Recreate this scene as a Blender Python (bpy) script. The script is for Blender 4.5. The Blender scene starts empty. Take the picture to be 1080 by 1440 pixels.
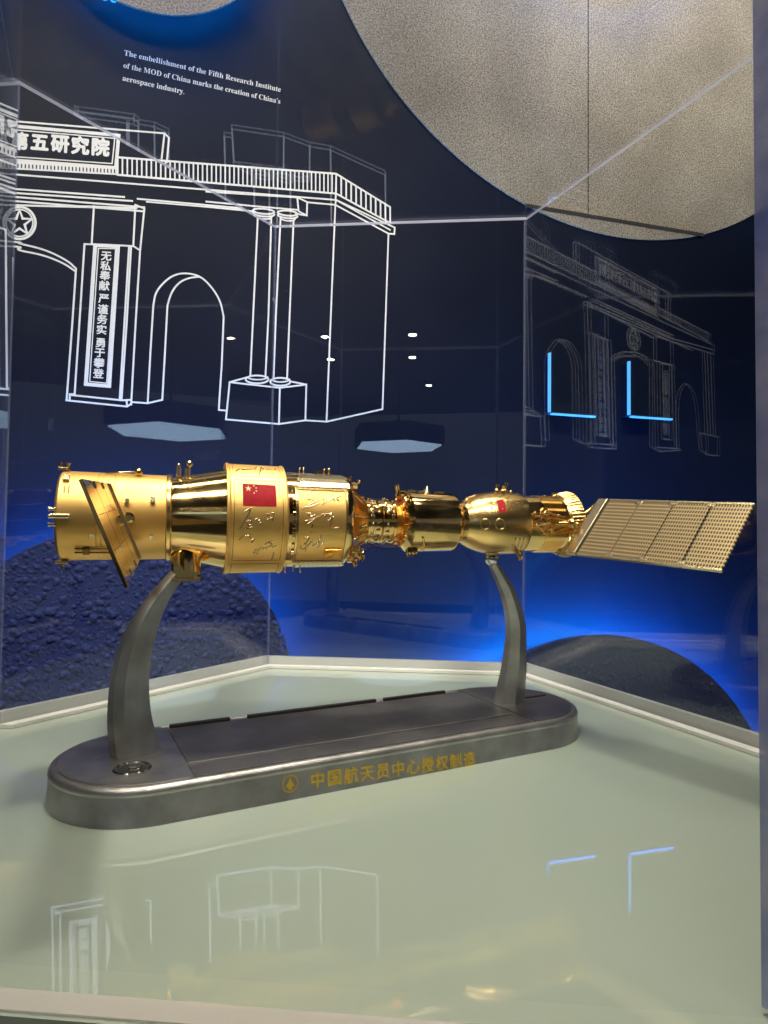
import bpy, bmesh, math, random
from mathutils import Vector, Matrix, noise
random.seed(7)
PI = math.pi
SC = bpy.context.scene
COL = SC.collection

# ------------------------------------------------------------------ camera
HC = 0.22487
PITCH, ROLL = 0.03408, 0.01133
_f = Vector((0, math.cos(PITCH), math.sin(PITCH)))
_u0 = Vector((0, -math.sin(PITCH), math.cos(PITCH)))
_r0 = Vector((1, 0, 0))
CR = _r0 * math.cos(ROLL) + _u0 * math.sin(ROLL)
CU = _u0 * math.cos(ROLL) - _r0 * math.sin(ROLL)
CF = _f
EYE = Vector((0, 0, HC))
FPX = 888.77
cd = bpy.data.cameras.new('camera')
cam = bpy.data.objects.new('camera', cd)
COL.objects.link(cam)
cd.sensor_fit = 'HORIZONTAL'
cd.sensor_width = 36
cd.lens = 36 * FPX / 1080
cd.clip_start = 0.01
cd.clip_end = 100
M = Matrix((CR, CU, -CF)).transposed().to_4x4()
M.translation = EYE
cam.matrix_world = M
SC.camera = cam


def ray(x, y):
    """direction from the lens through a point of the photograph (used to survey where things are)"""
    return CR * ((x - 540) / FPX) - CU * ((y - 720) / FPX) + CF


def hit_plane(x, y, p0, n):
    v = ray(x, y)
    return EYE + v * ((p0 - EYE).dot(n) / v.dot(n))


# ------------------------------------------------------------------ world, lamps, exposure
W = bpy.data.worlds.new('World')
SC.world = W
W.use_nodes = True
bg = W.node_tree.nodes['Background']
bg.inputs[0].default_value = (0.9, 0.95, 1.0, 1)
bg.inputs[1].default_value = 0.10
SC.view_settings.view_transform = 'Standard'
SC.view_settings.look = 'None'
SC.view_settings.exposure = 0
SC.view_settings.gamma = 1
SC.view_settings.use_curve_mapping = False
SC.render.engine = 'CYCLES'
cy = SC.cycles
cy.max_bounces = 10
cy.transparent_max_bounces = 40
cy.glossy_bounces = 6
cy.diffuse_bounces = 3
cy.sample_clamp_indirect = 4
cy.use_adaptive_sampling = False
cy.use_denoising = True
try:
    cy.denoiser = 'OPENIMAGEDENOISE'
    cy.denoising_prefilter = 'ACCURATE'
    cy.denoising_input_passes = 'RGB_ALBEDO_NORMAL'
except Exception:
    pass

CEIL = 2.35


def spot(name, loc, target, power, angle, radius=0.03, col=(1, 0.91, 0.77), blend=1.0):
    l = bpy.data.lights.new(name, 'SPOT')
    l.energy = power
    l.color = col
    l.spot_size = math.radians(angle)
    l.spot_blend = blend
    l.shadow_soft_size = radius
    o = bpy.data.objects.new(name, l)
    COL.objects.link(o)
    o.location = loc
    d = Vector(target) - Vector(loc)
    o.rotation_euler = d.to_track_quat('-Z', 'Y').to_euler()
    return o


SPOTS = [  # location, aim, watts, cone degrees, lamp radius
    ((-0.02, 0.60, CEIL - 0.08), (0.0, 0.78, 0.0), 85, 46, 0.09),
    ((0.60, -0.55, CEIL - 0.08), (0.20, 1.15, 0.50), 210, 44, 0.25),  # put behind the viewer to brighten the gold's front and the wall
    ((-0.75, -0.55, CEIL - 0.08), (-0.32, 1.08, 0.62), 240, 46, 0.25),  # second beam added for the gold's front and the wall drawing
    ((1.05, 0.35, CEIL - 0.08), (0.80, 1.5, 1.75), 150, 62, 0.06),
]
for i, (l, t, pw, an, ra) in enumerate(SPOTS):
    spot('spot_beam', l, t, pw, an, ra)


# ------------------------------------------------------------------ helpers
def tag(o, label=None, cat=None, group=None, kind=None):
    for k, v in (('label', label), ('category', cat), ('group', group), ('kind', kind)):
        if v:
            o[k] = v
    return o


def empty(name, loc=(0, 0, 0), rz=0.0, parent=None):
    o = bpy.data.objects.new(name, None)
    COL.objects.link(o)
    o.empty_display_size = 0.02
    o.location = loc
    o.rotation_euler = (0, 0, rz)
    if parent:
        o.parent = parent
    return o


CRAFT = {'on': False}


class MB:
    def __init__(s):
        s.v, s.f, s.m, s.sm = [], [], [], []

    def add(s, vs, fs, mi=0, smooth=False):
        b = len(s.v)
        s.v += [tuple(v) for v in vs]
        s.f += [tuple(b + i for i in f) for f in fs]
        s.m += [mi] * len(fs)
        s.sm += [smooth] * len(fs)
        return s

    def box(s, c, sz, R=None, mi=0, bev=0.0):
        hx, hy, hz = sz[0] / 2, sz[1] / 2, sz[2] / 2
        c = Vector(c)
        if bev <= 0:
            vs = [Vector((x, y, z)) for x in (-hx, hx) for y in (-hy, hy) for z in (-hz, hz)]
            fs = [(0, 1, 3, 2), (4, 6, 7, 5), (0, 4, 5, 1), (2, 3, 7, 6), (0, 2, 6, 4), (1, 5, 7, 3)]
        else:
            bm = bmesh.new()
            bmesh.ops.create_cube(bm, size=1)
            for v in bm.verts:
                v.co = Vector((v.co.x * sz[0], v.co.y * sz[1], v.co.z * sz[2]))
            bmesh.ops.bevel(bm, geom=bm.edges[:], offset=bev, segments=2, affect='EDGES', profile=0.5)
            bm.verts.index_update()
            vs = [v.co.copy() for v in bm.verts]
            fs = [[v.index for v in f.verts] for f in bm.faces]
            bm.free()
        if R is not None:
            vs = [R @ v for v in vs]
        return s.add([v + c for v in vs], fs, mi)

    def lathe(s, prof, axis='X', seg=96, mi=0, c=(0, 0, 0), R=None, cap=True, smooth=True):
        """prof: list of (t, r) along the axis"""
        c = Vector(c)
        vs, fs = [], []
        for t, r in prof:
            for k in range(seg):
                a = 2 * PI * k / seg
                p, q = r * math.cos(a), r * math.sin(a)
                v = {'X': Vector((t, p, q)), 'Y': Vector((q, t, p)), 'Z': Vector((p, q, t))}[axis]
                if R is not None:
                    v = R @ v
                vs.append(v + c)
        n = len(prof)
        for i in range(n - 1):
            for k in range(seg):
                k2 = (k + 1) % seg
                fs.append((i * seg + k, (i + 1) * seg + k, (i + 1) * seg + k2, i * seg + k2))
        s.add(vs, fs, mi, smooth)
        if cap:
            s.add(vs[:seg], [tuple(range(seg))], mi)
            s.add(vs[-seg:], [tuple(reversed(range(seg)))], mi)
        return s

    def tube(s, pts, r, seg=8, mi=0, closed=False, smooth=True):
        pts = [Vector(p) for p in pts]
        rs = r if isinstance(r, (list, tuple)) else [r] * len(pts)
        n = len(pts)
        vs, fs = [], []
        up = Vector((0.13, 0.29, 0.95))
        prev = None
        for i, p in enumerate(pts):
            a = pts[i - 1] if (i > 0 or closed) else p
            b = pts[(i + 1) % n] if (i < n - 1 or closed) else p
            t = (b - a)
            t = t.normalized() if t.length > 1e-12 else Vector((1, 0, 0))
            u = t.cross(up) if prev is None else prev - t * prev.dot(t)
            if u.length < 1e-6:
                u = t.cross(Vector((1, 0.1, 0)))
            u.normalize()
            prev = u
            w = t.cross(u)
            for k in range(seg):
                an = 2 * PI * k / seg
                vs.append(p + (u * math.cos(an) + w * math.sin(an)) * rs[i])
        for i in range(n if closed else n - 1):
            j = (i + 1) % n
            for k in range(seg):
                k2 = (k + 1) % seg
                fs.append((i * seg + k, i * seg + k2, j * seg + k2, j * seg + k))
        s.add(vs, fs, mi, smooth)
        if not closed:
            s.add(vs[:seg], [tuple(reversed(range(seg)))], mi)
            s.add(vs[-seg:], [tuple(range(seg))], mi)
        return s

    def ball(s, c, r, seg=20, mi=0, sz=(1, 1, 1)):
        c = Vector(c)
        pr = []
        n = seg // 2
        vs, fs = [], []
        for i in range(n + 1):
            a = PI * i / n
            for k in range(seg):
                b = 2 * PI * k / seg
                vs.append(c + Vector((math.sin(a) * math.cos(b) * sz[0], math.sin(a) * math.sin(b) * sz[1], math.cos(a) * sz[2])) * r)
        for i in range(n):
            for k in range(seg):
                k2 = (k + 1) % seg
                fs.append((i * seg + k, (i + 1) * seg + k, (i + 1) * seg + k2, i * seg + k2))
        return s.add(vs, fs, mi, True)

    def prism(s, poly, z0, z1, mi=0, mi_side=None, T=None):
        n = len(poly)
        T = T or (lambda a, b, c: Vector((a, b, c)))
        vs = [T(p[0], p[1], z0) for p in poly] + [T(p[0], p[1], z1) for p in poly]
        s.add(vs, [tuple(reversed(range(n))), tuple(range(n, 2 * n))], mi)
        s.add(vs, [(i, (i + 1) % n, n + (i + 1) % n, n + i) for i in range(n)], mi if mi_side is None else mi_side)
        return s

    def build(s, name, mats, parent=None, local=True, bevel=0.0, smooth_angle=None):
        if CRAFT['on']:
            s.v = [craft_pt(v) for v in s.v]
        me = bpy.data.meshes.new(name)
        me.from_pydata(s.v, [], s.f)
        for m in (mats if isinstance(mats, (list, tuple)) else [mats]):
            me.materials.append(m)
        me.polygons.foreach_set('material_index', s.m)
        me.polygons.foreach_set('use_smooth', s.sm)
        me.update()
        o = bpy.data.objects.new(name, me)
        COL.objects.link(o)
        if parent:
            o.parent = parent
        bm = bmesh.new()
        bm.from_mesh(me)
        bmesh.ops.remove_doubles(bm, verts=bm.verts, dist=1e-7)
        bmesh.ops.recalc_face_normals(bm, faces=bm.faces)
        if smooth_angle:
            for e in bm.edges:
                if len(e.link_faces) == 2 and e.calc_face_angle(0) > smooth_angle:
                    e.smooth = False
        bm.to_mesh(me)
        bm.free()
        return o


# ------------------------------------------------------------------ materials
def mat(name, col=(0.5, 0.5, 0.5), rough=0.5, metal=0.0, coat=0.0, spec=0.5, emis=None, estr=0.0):
    m = bpy.data.materials.new(name)
    m.use_nodes = True
    b = m.node_tree.nodes['Principled BSDF']
    b.inputs['Base Color'].default_value = (*col, 1)
    b.inputs['Roughness'].default_value = rough
    b.inputs['Metallic'].default_value = metal
    b.inputs['Coat Weight'].default_value = coat
    b.inputs['Coat Roughness'].default_value = 0.02
    b.inputs['Specular IOR Level'].default_value = spec
    if emis:
        b.inputs['Emission Color'].default_value = (*emis, 1)
        b.inputs['Emission Strength'].default_value = estr
    return m


def N(m, t, **kw):
    n = m.node_tree.nodes.new(t)
    for k, v in kw.items():
        setattr(n, k, v)
    return n


def L(m, a, b):
    m.node_tree.links.new(a, b)


def P(m):
    return m.node_tree.nodes['Principled BSDF']


def add_bump(m, scale, strength, dist, kind='noise', detail=3.0):
    tc = N(m, 'ShaderNodeTexCoord')
    if kind == 'noise':
        t = N(m, 'ShaderNodeTexNoise')
        t.inputs['Scale'].default_value = scale
        t.inputs['Detail'].default_value = detail
        out = t.outputs[0]
    else:
        t = N(m, 'ShaderNodeTexVoronoi')
        t.inputs['Scale'].default_value = scale
        out = t.outputs['Distance']
    L(m, tc.outputs['Object'], t.inputs['Vector'])
    bp = N(m, 'ShaderNodeBump')
    bp.inputs['Strength'].default_value = strength
    bp.inputs['Distance'].default_value = dist
    L(m, out, bp.inputs['Height'])
    L(m, bp.outputs[0], P(m).inputs['Normal'])
    return bp


def vary(m, sock, scale, lo, hi, detail=4.0, stops=(0.3, 0.7)):
    """noise driven variation of a colour (tuples) or of a value (floats)"""
    tc = N(m, 'ShaderNodeTexCoord')
    t = N(m, 'ShaderNodeTexNoise')
    t.inputs['Scale'].default_value = scale
    t.inputs['Detail'].default_value = detail
    L(m, tc.outputs['Object'], t.inputs['Vector'])
    r = N(m, 'ShaderNodeValToRGB')
    r.color_ramp.elements[0].position, r.color_ramp.elements[1].position = stops
    f = (lambda c: (*c, 1)) if isinstance(lo, tuple) else (lambda c: (c, c, c, 1))
    r.color_ramp.elements[0].color, r.color_ramp.elements[1].color = f(lo), f(hi)
    L(m, t.outputs[0], r.inputs[0])
    L(m, r.outputs[0], P(m).inputs[sock])
    return r


G_SAND = mat('sandblasted_gold', (1.0, 0.64, 0.22), 0.46, 1)
add_bump(G_SAND, 2200, 0.25, 0.0003)
vary(G_SAND, 'Base Color', 35, (0.96, 0.57, 0.16), (1.0, 0.65, 0.22))
G_POL = mat('polished_gold', (1.0, 0.70, 0.28), 0.07, 1)
vary(G_POL, 'Roughness', 60, 0.08, 0.15)
G_SAT = mat('satin_gold', (0.90, 0.62, 0.24), 0.24, 1)
add_bump(G_SAT, 1500, 0.12, 0.0003)
G_ORG = mat('orange_gold_foil', (0.95, 0.45, 0.08), 0.28, 1)
add_bump(G_ORG, 260, 0.6, 0.0012)
G_DARK = mat('shadowed_engraving_gold', (0.34, 0.17, 0.05), 0.5, 1)  # dark gold; on engravings it carries the groove's shade
G_PALE = mat('pale_gold', (0.86, 0.72, 0.44), 0.22, 1)
RED = mat('red_enamel', (0.40, 0.004, 0.012), 0.62, 0, spec=0.25)
vary(RED, 'Base Color', 160, (0.34, 0.003, 0.010), (0.46, 0.006, 0.016))
PEWTER = mat('brushed_pewter', (0.30, 0.285, 0.26), 0.38, 0.9)
add_bump(PEWTER, 900, 0.22, 0.0004)
vary(PEWTER, 'Base Color', 26, (0.26, 0.254, 0.246), (0.52, 0.51, 0.497), 10)
PEW_D = mat('dark_pewter', (0.17, 0.16, 0.155), 0.42, 0.8)
add_bump(PEW_D, 700, 0.25, 0.0004)
vary(PEW_D, 'Base Color', 22, (0.13, 0.124, 0.124), (0.23, 0.22, 0.22), 8)
BLACK = mat('black_rubber', (0.012, 0.012, 0.012), 0.5)
GOLDINK = mat('faded_gold_print', (0.50, 0.34, 0.03), 0.55, 0.0, spec=0.2)
STARGOLD = mat('flag_star_enamel', (0.80, 0.62, 0.25), 0.5)
CHROME = mat('bright_steel', (0.75, 0.75, 0.74), 0.12, 1)

FLOORG = mat('pale_green_glass_top', (0.50, 0.54, 0.43), 0.35, 0, coat=1.0)
P(FLOORG).inputs['Coat IOR'].default_value = 2.0
P(FLOORG).inputs['Coat Roughness'].default_value = 0.0
vary(FLOORG, 'Base Color', 1.6, (0.37, 0.44, 0.365), (0.43, 0.50, 0.42), 2)
PLINTH = mat('plinth_side', (0.30, 0.31, 0.32), 0.5)
NAVY = mat('navy_satin_panel', (0.010, 0.014, 0.028), 0.48, 0, spec=0.1)
vary(NAVY, 'Base Color', 3.5, (0.0030, 0.0055, 0.017), (0.0052, 0.0088, 0.025), 5)
WHITE = mat('white_print', (0.80, 0.80, 0.80), 0.5)
BEIGE = mat('beige_mineral_board', (0.33, 0.285, 0.21), 0.85)
ROCK = mat('navy_rock_texture', (0.016, 0.029, 0.15), 0.6, spec=0.2)
ROCK2 = mat('dark_rock_texture', (0.012, 0.021, 0.075), 0.6, spec=0.25)
DRK = mat('dark_room_paint', (0.012, 0.012, 0.014), 0.7)
WARM = mat('warm_lamp_disc', (1, 1, 1), 0.5, emis=(1, 0.86, 0.66), estr=60)
LINE = mat('added_lamp_strip', (1, 1, 1), 0.5, emis=(1, 0.88, 0.72), estr=36)
COOL = mat('cool_lamp_panel', (1, 1, 1), 0.5, emis=(0.55, 0.75, 1.0), estr=3.2)
BLUE = {k: mat('blue_led_strip', (0.02, 0.1, 0.6), 0.5, emis=(0.0, 0.30, 1.0), estr=v) for k, v in ((1, 60), (2, 380), (3, 950))}
ICE = mat('ice_blue_led_edge', (0.1, 0.4, 0.8), 0.5, emis=(0.10, 0.42, 1.0), estr=0.85)

# beige speckle
tc = N(BEIGE, 'ShaderNodeTexCoord')
nz = N(BEIGE, 'ShaderNodeTexNoise')
nz.inputs['Scale'].default_value = 300
nz.inputs['Detail'].default_value = 2.5
nz.inputs['Roughness'].default_value = 0.7
L(BEIGE, tc.outputs['Object'], nz.inputs['Vector'])
rp = N(BEIGE, 'ShaderNodeValToRGB')
rp.color_ramp.elements[0].position, rp.color_ramp.elements[1].position = 0.34, 0.66
rp.color_ramp.elements[0].color = (0.12, 0.105, 0.082, 1)
rp.color_ramp.elements[1].color = (0.58, 0.53, 0.44, 1)
L(BEIGE, nz.outputs[0], rp.inputs[0])
nb = N(BEIGE, 'ShaderNodeTexNoise')
nb.inputs['Scale'].default_value = 4.5
nb.inputs['Detail'].default_value = 6
L(BEIGE, tc.outputs['Object'], nb.inputs['Vector'])
rb = N(BEIGE, 'ShaderNodeValToRGB')
rb.color_ramp.elements[0].position, rb.color_ramp.elements[1].position = 0.3, 0.7
rb.color_ramp.elements[0].color = (0.66, 0.65, 0.63, 1)
rb.color_ramp.elements[1].color = (1.0, 1.0, 1.0, 1)
L(BEIGE, nb.outputs[0], rb.inputs[0])
mxb = N(BEIGE, 'ShaderNodeMix', data_type='RGBA', blend_type='MULTIPLY')
mxb.inputs[0].default_value = 1.0
L(BEIGE, rp.outputs[0], mxb.inputs[6])
L(BEIGE, rb.outputs[0], mxb.inputs[7])
L(BEIGE, mxb.outputs[2], P(BEIGE).inputs['Base Color'])
bp = N(BEIGE, 'ShaderNodeBump')
bp.inputs['Strength'].default_value = 0.8
bp.inputs['Distance'].default_value = 0.003
L(BEIGE, nz.outputs[0], bp.inputs['Height'])
L(BEIGE, bp.outputs[0], P(BEIGE).inputs['Normal'])
add_bump(ROCK, 320, 0.5, 0.002, detail=4)
add_bump(ROCK2, 300, 0.4, 0.002, detail=4)


def glass(name, f0=0.06, tint=(0.975, 0.985, 0.99)):
    """clear acrylic: straight transmission plus the mirror share of the two surfaces, by angle"""
    m = bpy.data.materials.new(name)
    m.use_nodes = True
    nt = m.node_tree
    nt.nodes.clear()
    out = nt.nodes.new('ShaderNodeOutputMaterial')
    tr = nt.nodes.new('ShaderNodeBsdfTransparent')
    tr.inputs[0].default_value = (*tint, 1)
    gl = nt.nodes.new('ShaderNodeBsdfGlossy')
    gl.inputs['Roughness'].default_value = 0.0
    gl.inputs['Color'].default_value = (1, 1, 1, 1)
    ge = nt.nodes.new('ShaderNodeNewGeometry')
    dt = nt.nodes.new('ShaderNodeVectorMath')
    dt.operation = 'DOT_PRODUCT'
    nt.links.new(ge.outputs['Normal'], dt.inputs[0])
    nt.links.new(ge.outputs['Incoming'], dt.inputs[1])

    def mth(op, a, b=None):
        n = nt.nodes.new('ShaderNodeMath')
        n.operation = op
        for i, q in enumerate((a, b)):
            if q is None:
                continue
            if isinstance(q, (int, float)):
                n.inputs[i].default_value = q
            else:
                nt.links.new(q, n.inputs[i])
        return n.outputs[0]
    c = mth('ABSOLUTE', dt.outputs['Value'])
    k = mth('POWER', mth('SUBTRACT', 1.0, c), 5.0)
    fr = mth('ADD', mth('MULTIPLY', k, 1 - f0), f0)
    mx = nt.nodes.new('ShaderNodeMixShader')
    nt.links.new(fr, mx.inputs[0])
    nt.links.new(tr.outputs[0], mx.inputs[1])
    nt.links.new(gl.outputs[0], mx.inputs[2])
    nt.links.new(mx.outputs[0], out.inputs[0])
    return m


ACRYL = glass('clear_acrylic')
CLEAR = bpy.data.materials.new('clear_front_acrylic')
CLEAR.use_nodes = True
CLEAR.node_tree.nodes.clear()
_o = CLEAR.node_tree.nodes.new('ShaderNodeOutputMaterial')
_t = CLEAR.node_tree.nodes.new('ShaderNodeBsdfTransparent')
_t.inputs[0].default_value = (0.97, 0.98, 0.985, 1)
CLEAR.node_tree.links.new(_t.outputs[0], _o.inputs[0])


def frosted(name, col, trans, rough=0.4):
    m = mat(name, col, rough)
    nt = m.node_tree
    out = nt.nodes['Material Output']
    tr = nt.nodes.new('ShaderNodeBsdfTransparent')
    tr.inputs[0].default_value = (0.95, 0.97, 1, 1)
    mx = nt.nodes.new('ShaderNodeMixShader')
    mx.inputs[0].default_value = trans
    nt.links.new(P(m).outputs[0], mx.inputs[1])
    nt.links.new(tr.outputs[0], mx.inputs[2])
    nt.links.new(mx.outputs[0], out.inputs[0])
    return m


EDGE = frosted('polished_acrylic_edge', (0.62, 0.64, 0.84), 0.5)  # bluish: LED light picked up by the edges is put into the colour
JOINT = frosted('glued_acrylic_joint', (0.45, 0.5, 0.75), 0.86)
FROST = frosted('frosted_acrylic_joint', (0.45, 0.48, 0.80), 0.38, 0.3)  # blue light caught in the joint is painted into its colour
add_bump(FROST, 120, 0.4, 0.002)
vary(FROST, 'Base Color', 30, (0.20, 0.24, 0.60), (0.50, 0.51, 0.74), 5)
RAIL = frosted('milky_acrylic_rail', (0.78, 0.77, 0.73), 0.12, 0.25)
RAIL_C = frosted('clear_acrylic_rail', (0.72, 0.68, 0.63), 0.55, 0.2)

# ------------------------------------------------------------------ the room: floor, ceiling
floor = MB().add([(-9, -9, -1), (9, -9, -1), (9, 4, -1), (-9, 4, -1)], [(0, 1, 2, 3)]).build('floor', DRK)
tag(floor, kind='structure')
ceil = MB().add([(-9, -9, CEIL), (9, -9, CEIL), (9, 4, CEIL), (-9, 4, CEIL)], [(3, 2, 1, 0)]).build('ceiling', DRK)
tag(ceil, kind='structure')

# ------------------------------------------------------------------ the exhibition wall and its drawing
WY = 0.27206
WD = Vector((math.cos(WY), math.sin(WY), 0))          # along the wall
WN = Vector((math.sin(WY), -math.cos(WY), 0))         # towards the visitor
WP = Vector((-0.15, 1.31513, 0))
wall = empty('exhibit_wall', WP - Vector((0, 0, 1)), WY)
tag(wall, 'dark navy exhibition wall printed with a white line drawing of an arched gate', 'wall')
WDIST = (WP - EYE).dot(-WN)
FOOT = EYE - WN * WDIST


def uv(x, y, off=0.0):
    """photo point -> (u, height) on the wall, or on a plane OFF in front of it"""
    h = hit_plane(x, y, WP + WN * off, WN)
    return ((h - WP).dot(WD), h.z)


def wl(u, z, off):
    """wall coordinates -> local of the wall's empty (x along, y behind, z up)"""
    return Vector((u, -off, z + 1))


mb = MB()
mb.box((0.1, 0.05, 1 + (CEIL - 1) / 2), (4.6, 0.1, 1 + CEIL))
mb.build('panel', NAVY, wall)

DRAW = MB()
_lift = [0.0004]
LW = 0.0034


def stroke(pts, w=LW, closed=False, mb=None, raw=False):
    mb = mb or DRAW
    q = [Vector(p) if raw else Vector(uv(*p)) for p in pts]
    q = [a for i, a in enumerate(q) if i == 0 or (a - q[i - 1]).length > 1e-5]
    n = len(q)
    if n < 2:
        return
    _lift[0] += 0.000004
    o = _lift[0]
    vs = []
    for i in range(n):
        a = q[i - 1] if (i > 0 or closed) else None
        b = q[(i + 1) % n] if (i < n - 1 or closed) else None
        d1 = (q[i] - a).normalized() if a is not None else None
        d2 = (b - q[i]).normalized() if b is not None else None
        d1, d2 = d1 or d2, d2 or d1
        n1, n2 = Vector((-d1.y, d1.x)), Vector((-d2.y, d2.x))
        m = n1 + n2
        if m.length < 0.3:
            m = n1
        m.normalize()
        k = min(2.0, 1 / max(0.3, m.dot(n1)))
        e = 0.0
        c = q[i]
        if not closed and i == 0:
            c = c - d2 * w * 0.4
        if not closed and i == n - 1:
            c = c + d1 * w * 0.4
        vs += [wl(*(c + m * (w / 2 * k)), o), wl(*(c - m * (w / 2 * k)), o)]
    fs = [(2 * i, 2 * i + 1, 2 * ((i + 1) % n) + 1, 2 * ((i + 1) % n)) for i in range(n if closed else n - 1)]
    mb.add(vs, fs)


def S8(*p): return [(0 + a / 3.1765, 120 + b / 3.1765) for a, b in p]
def SA(*p): return [(0 + a / 3.1765, 320 + b / 3.1765) for a, b in p]
def SB(*p): return [(290 + a / 3.0645, 150 + b / 3.0645) for a, b in p]


# mirror of the drawing's far half, read off its reflection in the case's right-hand pane
HEX = [Vector(p) for p in ((0.4049, 0.6483), (0.2276, 1.0294), (-0.1912, 1.0664), (-0.4326, 0.7223), (-0.2553, 0.3411), (0.1635, 0.3041))]
HEX[5] = Vector((0.1835, 0.3041))
_e = (HEX[0] - HEX[1]).normalized()
RN = Vector((_e.y, -_e.x, 0))
RP0 = Vector((HEX[1].x, HEX[1].y, 0))


def ruv(x, y):
    v = ray(700 + x / 2.842, 300 + y / 2.842)
    h = EYE + v * ((RP0 - EYE).dot(RN) / v.dot(RN))
    v2 = v - RN * (2 * v.dot(RN))
    q = h + v2 * ((WP - h).dot(WN) / v2.dot(WN))
    return ((q - WP).dot(WD), q.z)


def SR(*p): return [ruv(*a) for a in p]


def smooth(pts, k=3):
    for _ in range(k):
        o = [pts[0]]
        for a, b in zip(pts, pts[1:]):
            o += [(a[0] * .75 + b[0] * .25, a[1] * .75 + b[1] * .25), (a[0] * .25 + b[0] * .75, a[1] * .25 + b[1] * .75)]
        o.append(pts[-1])
        pts = o
    return pts


def lerp(a, b, t): return (a[0] + (b[0] - a[0]) * t, a[1] + (b[1] - a[1]) * t)


def W2(pts): return [uv(*p) for p in pts]


def on_line(a, b, u):
    """wall point at u on the wall line a-b"""
    return (u, a[1] + (b[1] - a[1]) * (u - a[0]) / (b[0] - a[0]))


# attic, sign board
A1, A2 = uv(28.3, 171.3), uv(231.4, 187.7)
atticL = ruv(680, 330)
a0 = on_line(A1, A2, atticL[0])
stroke([a0, A2], raw=True)
stroke(S8((735, 215), (722, 328)))
stroke(S8((735, 215), (755, 235), (745, 345)))
stroke([a0, (a0[0] + 0.003, a0[1] - 0.085)], raw=True)
stroke([(a0[0] + .012, a0[1]), (a0[0] + 0.014, a0[1] - 0.085)], raw=True)
F1, F2, F3, F4 = uv(28.3, 178.2), uv(167, 190.6), uv(163, 236), uv(26.8, 226)
uL = ruv(632, 360)[0]
fr = [on_line(F1, F2, uL), F2, F3, on_line(F4, F3, uL)]
stroke(fr, 0.0062, True, raw=True)
gi = 0.007
fri = [(fr[0][0] + gi, fr[0][1] - gi), (fr[1][0] - gi, fr[1][1] - gi), (fr[2][0] - gi, fr[2][1] + gi), (fr[3][0] + gi, fr[3][1] + gi)]
stroke(fri, 0.0022, True, raw=True)
# dentil band under the sign
B1, B2, B3, B4 = uv(26.8, 229.3), uv(163.7, 237), uv(163.7, 245), uv(26.8, 237.5)
b0, b1 = on_line(B1, B2, uL), on_line(B4, B3, uL)
stroke([b0, B2], raw=True)
stroke([b1, B3], raw=True)
nd = 46
for i in range(nd + 1):
    t = i / nd
    stroke([lerp(b0, B2, t), lerp(b1, B3, t)], 0.0040, raw=True)
# balustrade, front run and return
T0, T1, T2 = uv(165.4, 221.4), uv(472.7, 244.6), uv(548.4, 291.3)
U0, U1, U2 = uv(165.4, 246), uv(472.7, 272.4), uv(548.6, 314)
for a, b in ((T0, U0),):
    stroke([a, b], raw=True)
stroke([T0, T1, T2], 0.004, raw=True)
stroke([U0, U1, U2], 0.004, raw=True)
for i in range(1, 50):
    stroke([lerp(T0, T1, i / 49), lerp(U0, U1, i / 49)], 0.0028, raw=True)
for i in range(1, 12):
    stroke([lerp(T1, T2, i / 11), lerp(U1, U2, i / 11)], 0.0036, raw=True)
# far run of the balustrade
V0, V1 = ruv(640, 378), ruv(842, 482)
X0, X1 = ruv(640, 405), ruv(840, 512)
stroke([V0, V1, X1, X0], raw=True)
for i in range(1, 26):
    stroke([lerp(V0, V1, i / 26), lerp(X0, X1, i / 26)], 0.0030, raw=True)
# cornice
c1a, c1b = uv(25, 246), uv(472.7, 281.5)
c1far = ruv(855, 525)
stroke([c1far, on_line(c1a, c1b, c1far[0] + .25), c1b, uv(554.9, 320.3)], raw=True)
stroke([c1far, ruv(856, 562)], raw=True)
stroke(SB((812, 522), (810, 550), (785, 548)))
stroke(SB((435, 413), (556, 424), (785, 548)))
stroke(SB((560, 290), (557, 425)))
stroke(SB((558, 403), (792, 532)), 0.003)
for (l, r_, far) in (((25, 266.4), (174.7, 277.4), (690, 497)), ((25, 272), (186, 283), (690, 505)), ((25, 277.6), (203, 291.8), (690, 513)), ((25, 283.5), (203, 297.6), None), ((25, 289), (190, 293.5), (620, 490))):
    a, b = uv(*l), uv(*r_)
    f = ruv(*far) if far else (a[0] - .3, 0)
    stroke([on_line(a, b, f[0]), b], 0.0036, raw=True)
stroke(S8((615, 508), (1080, 550)))
stroke(S8((655, 521), (1080, 557)), 0.003)
fa, fb = ruv(620, 490), ruv(856, 562)
stroke([fa, fb], raw=True)
stroke([ruv(690, 500), ruv(856, 545)], raw=True, w=.0035)
# entablature over the columns
stroke(SB((0, 410), (210, 430), (395, 446)))
stroke(SB((0, 432), (200, 452)), 0.0034)
stroke(SB((392, 392), (435, 412), (433, 470), (398, 452), (392, 392)))
stroke(SB((433, 470), (385, 462)))
stroke(SB((0, 367), (392, 392)), 0.0036)


def ell(cx, cy, rx, ry, a0=0.0, a1=2 * PI, n=28, tilt=0.0):
    return [(cx + rx * math.cos(a0 + (a1 - a0) * i / n), cy + ry * math.sin(a0 + (a1 - a0) * i / n) + tilt * rx * math.cos(a0 + (a1 - a0) * i / n)) for i in range(n + 1)]


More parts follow.
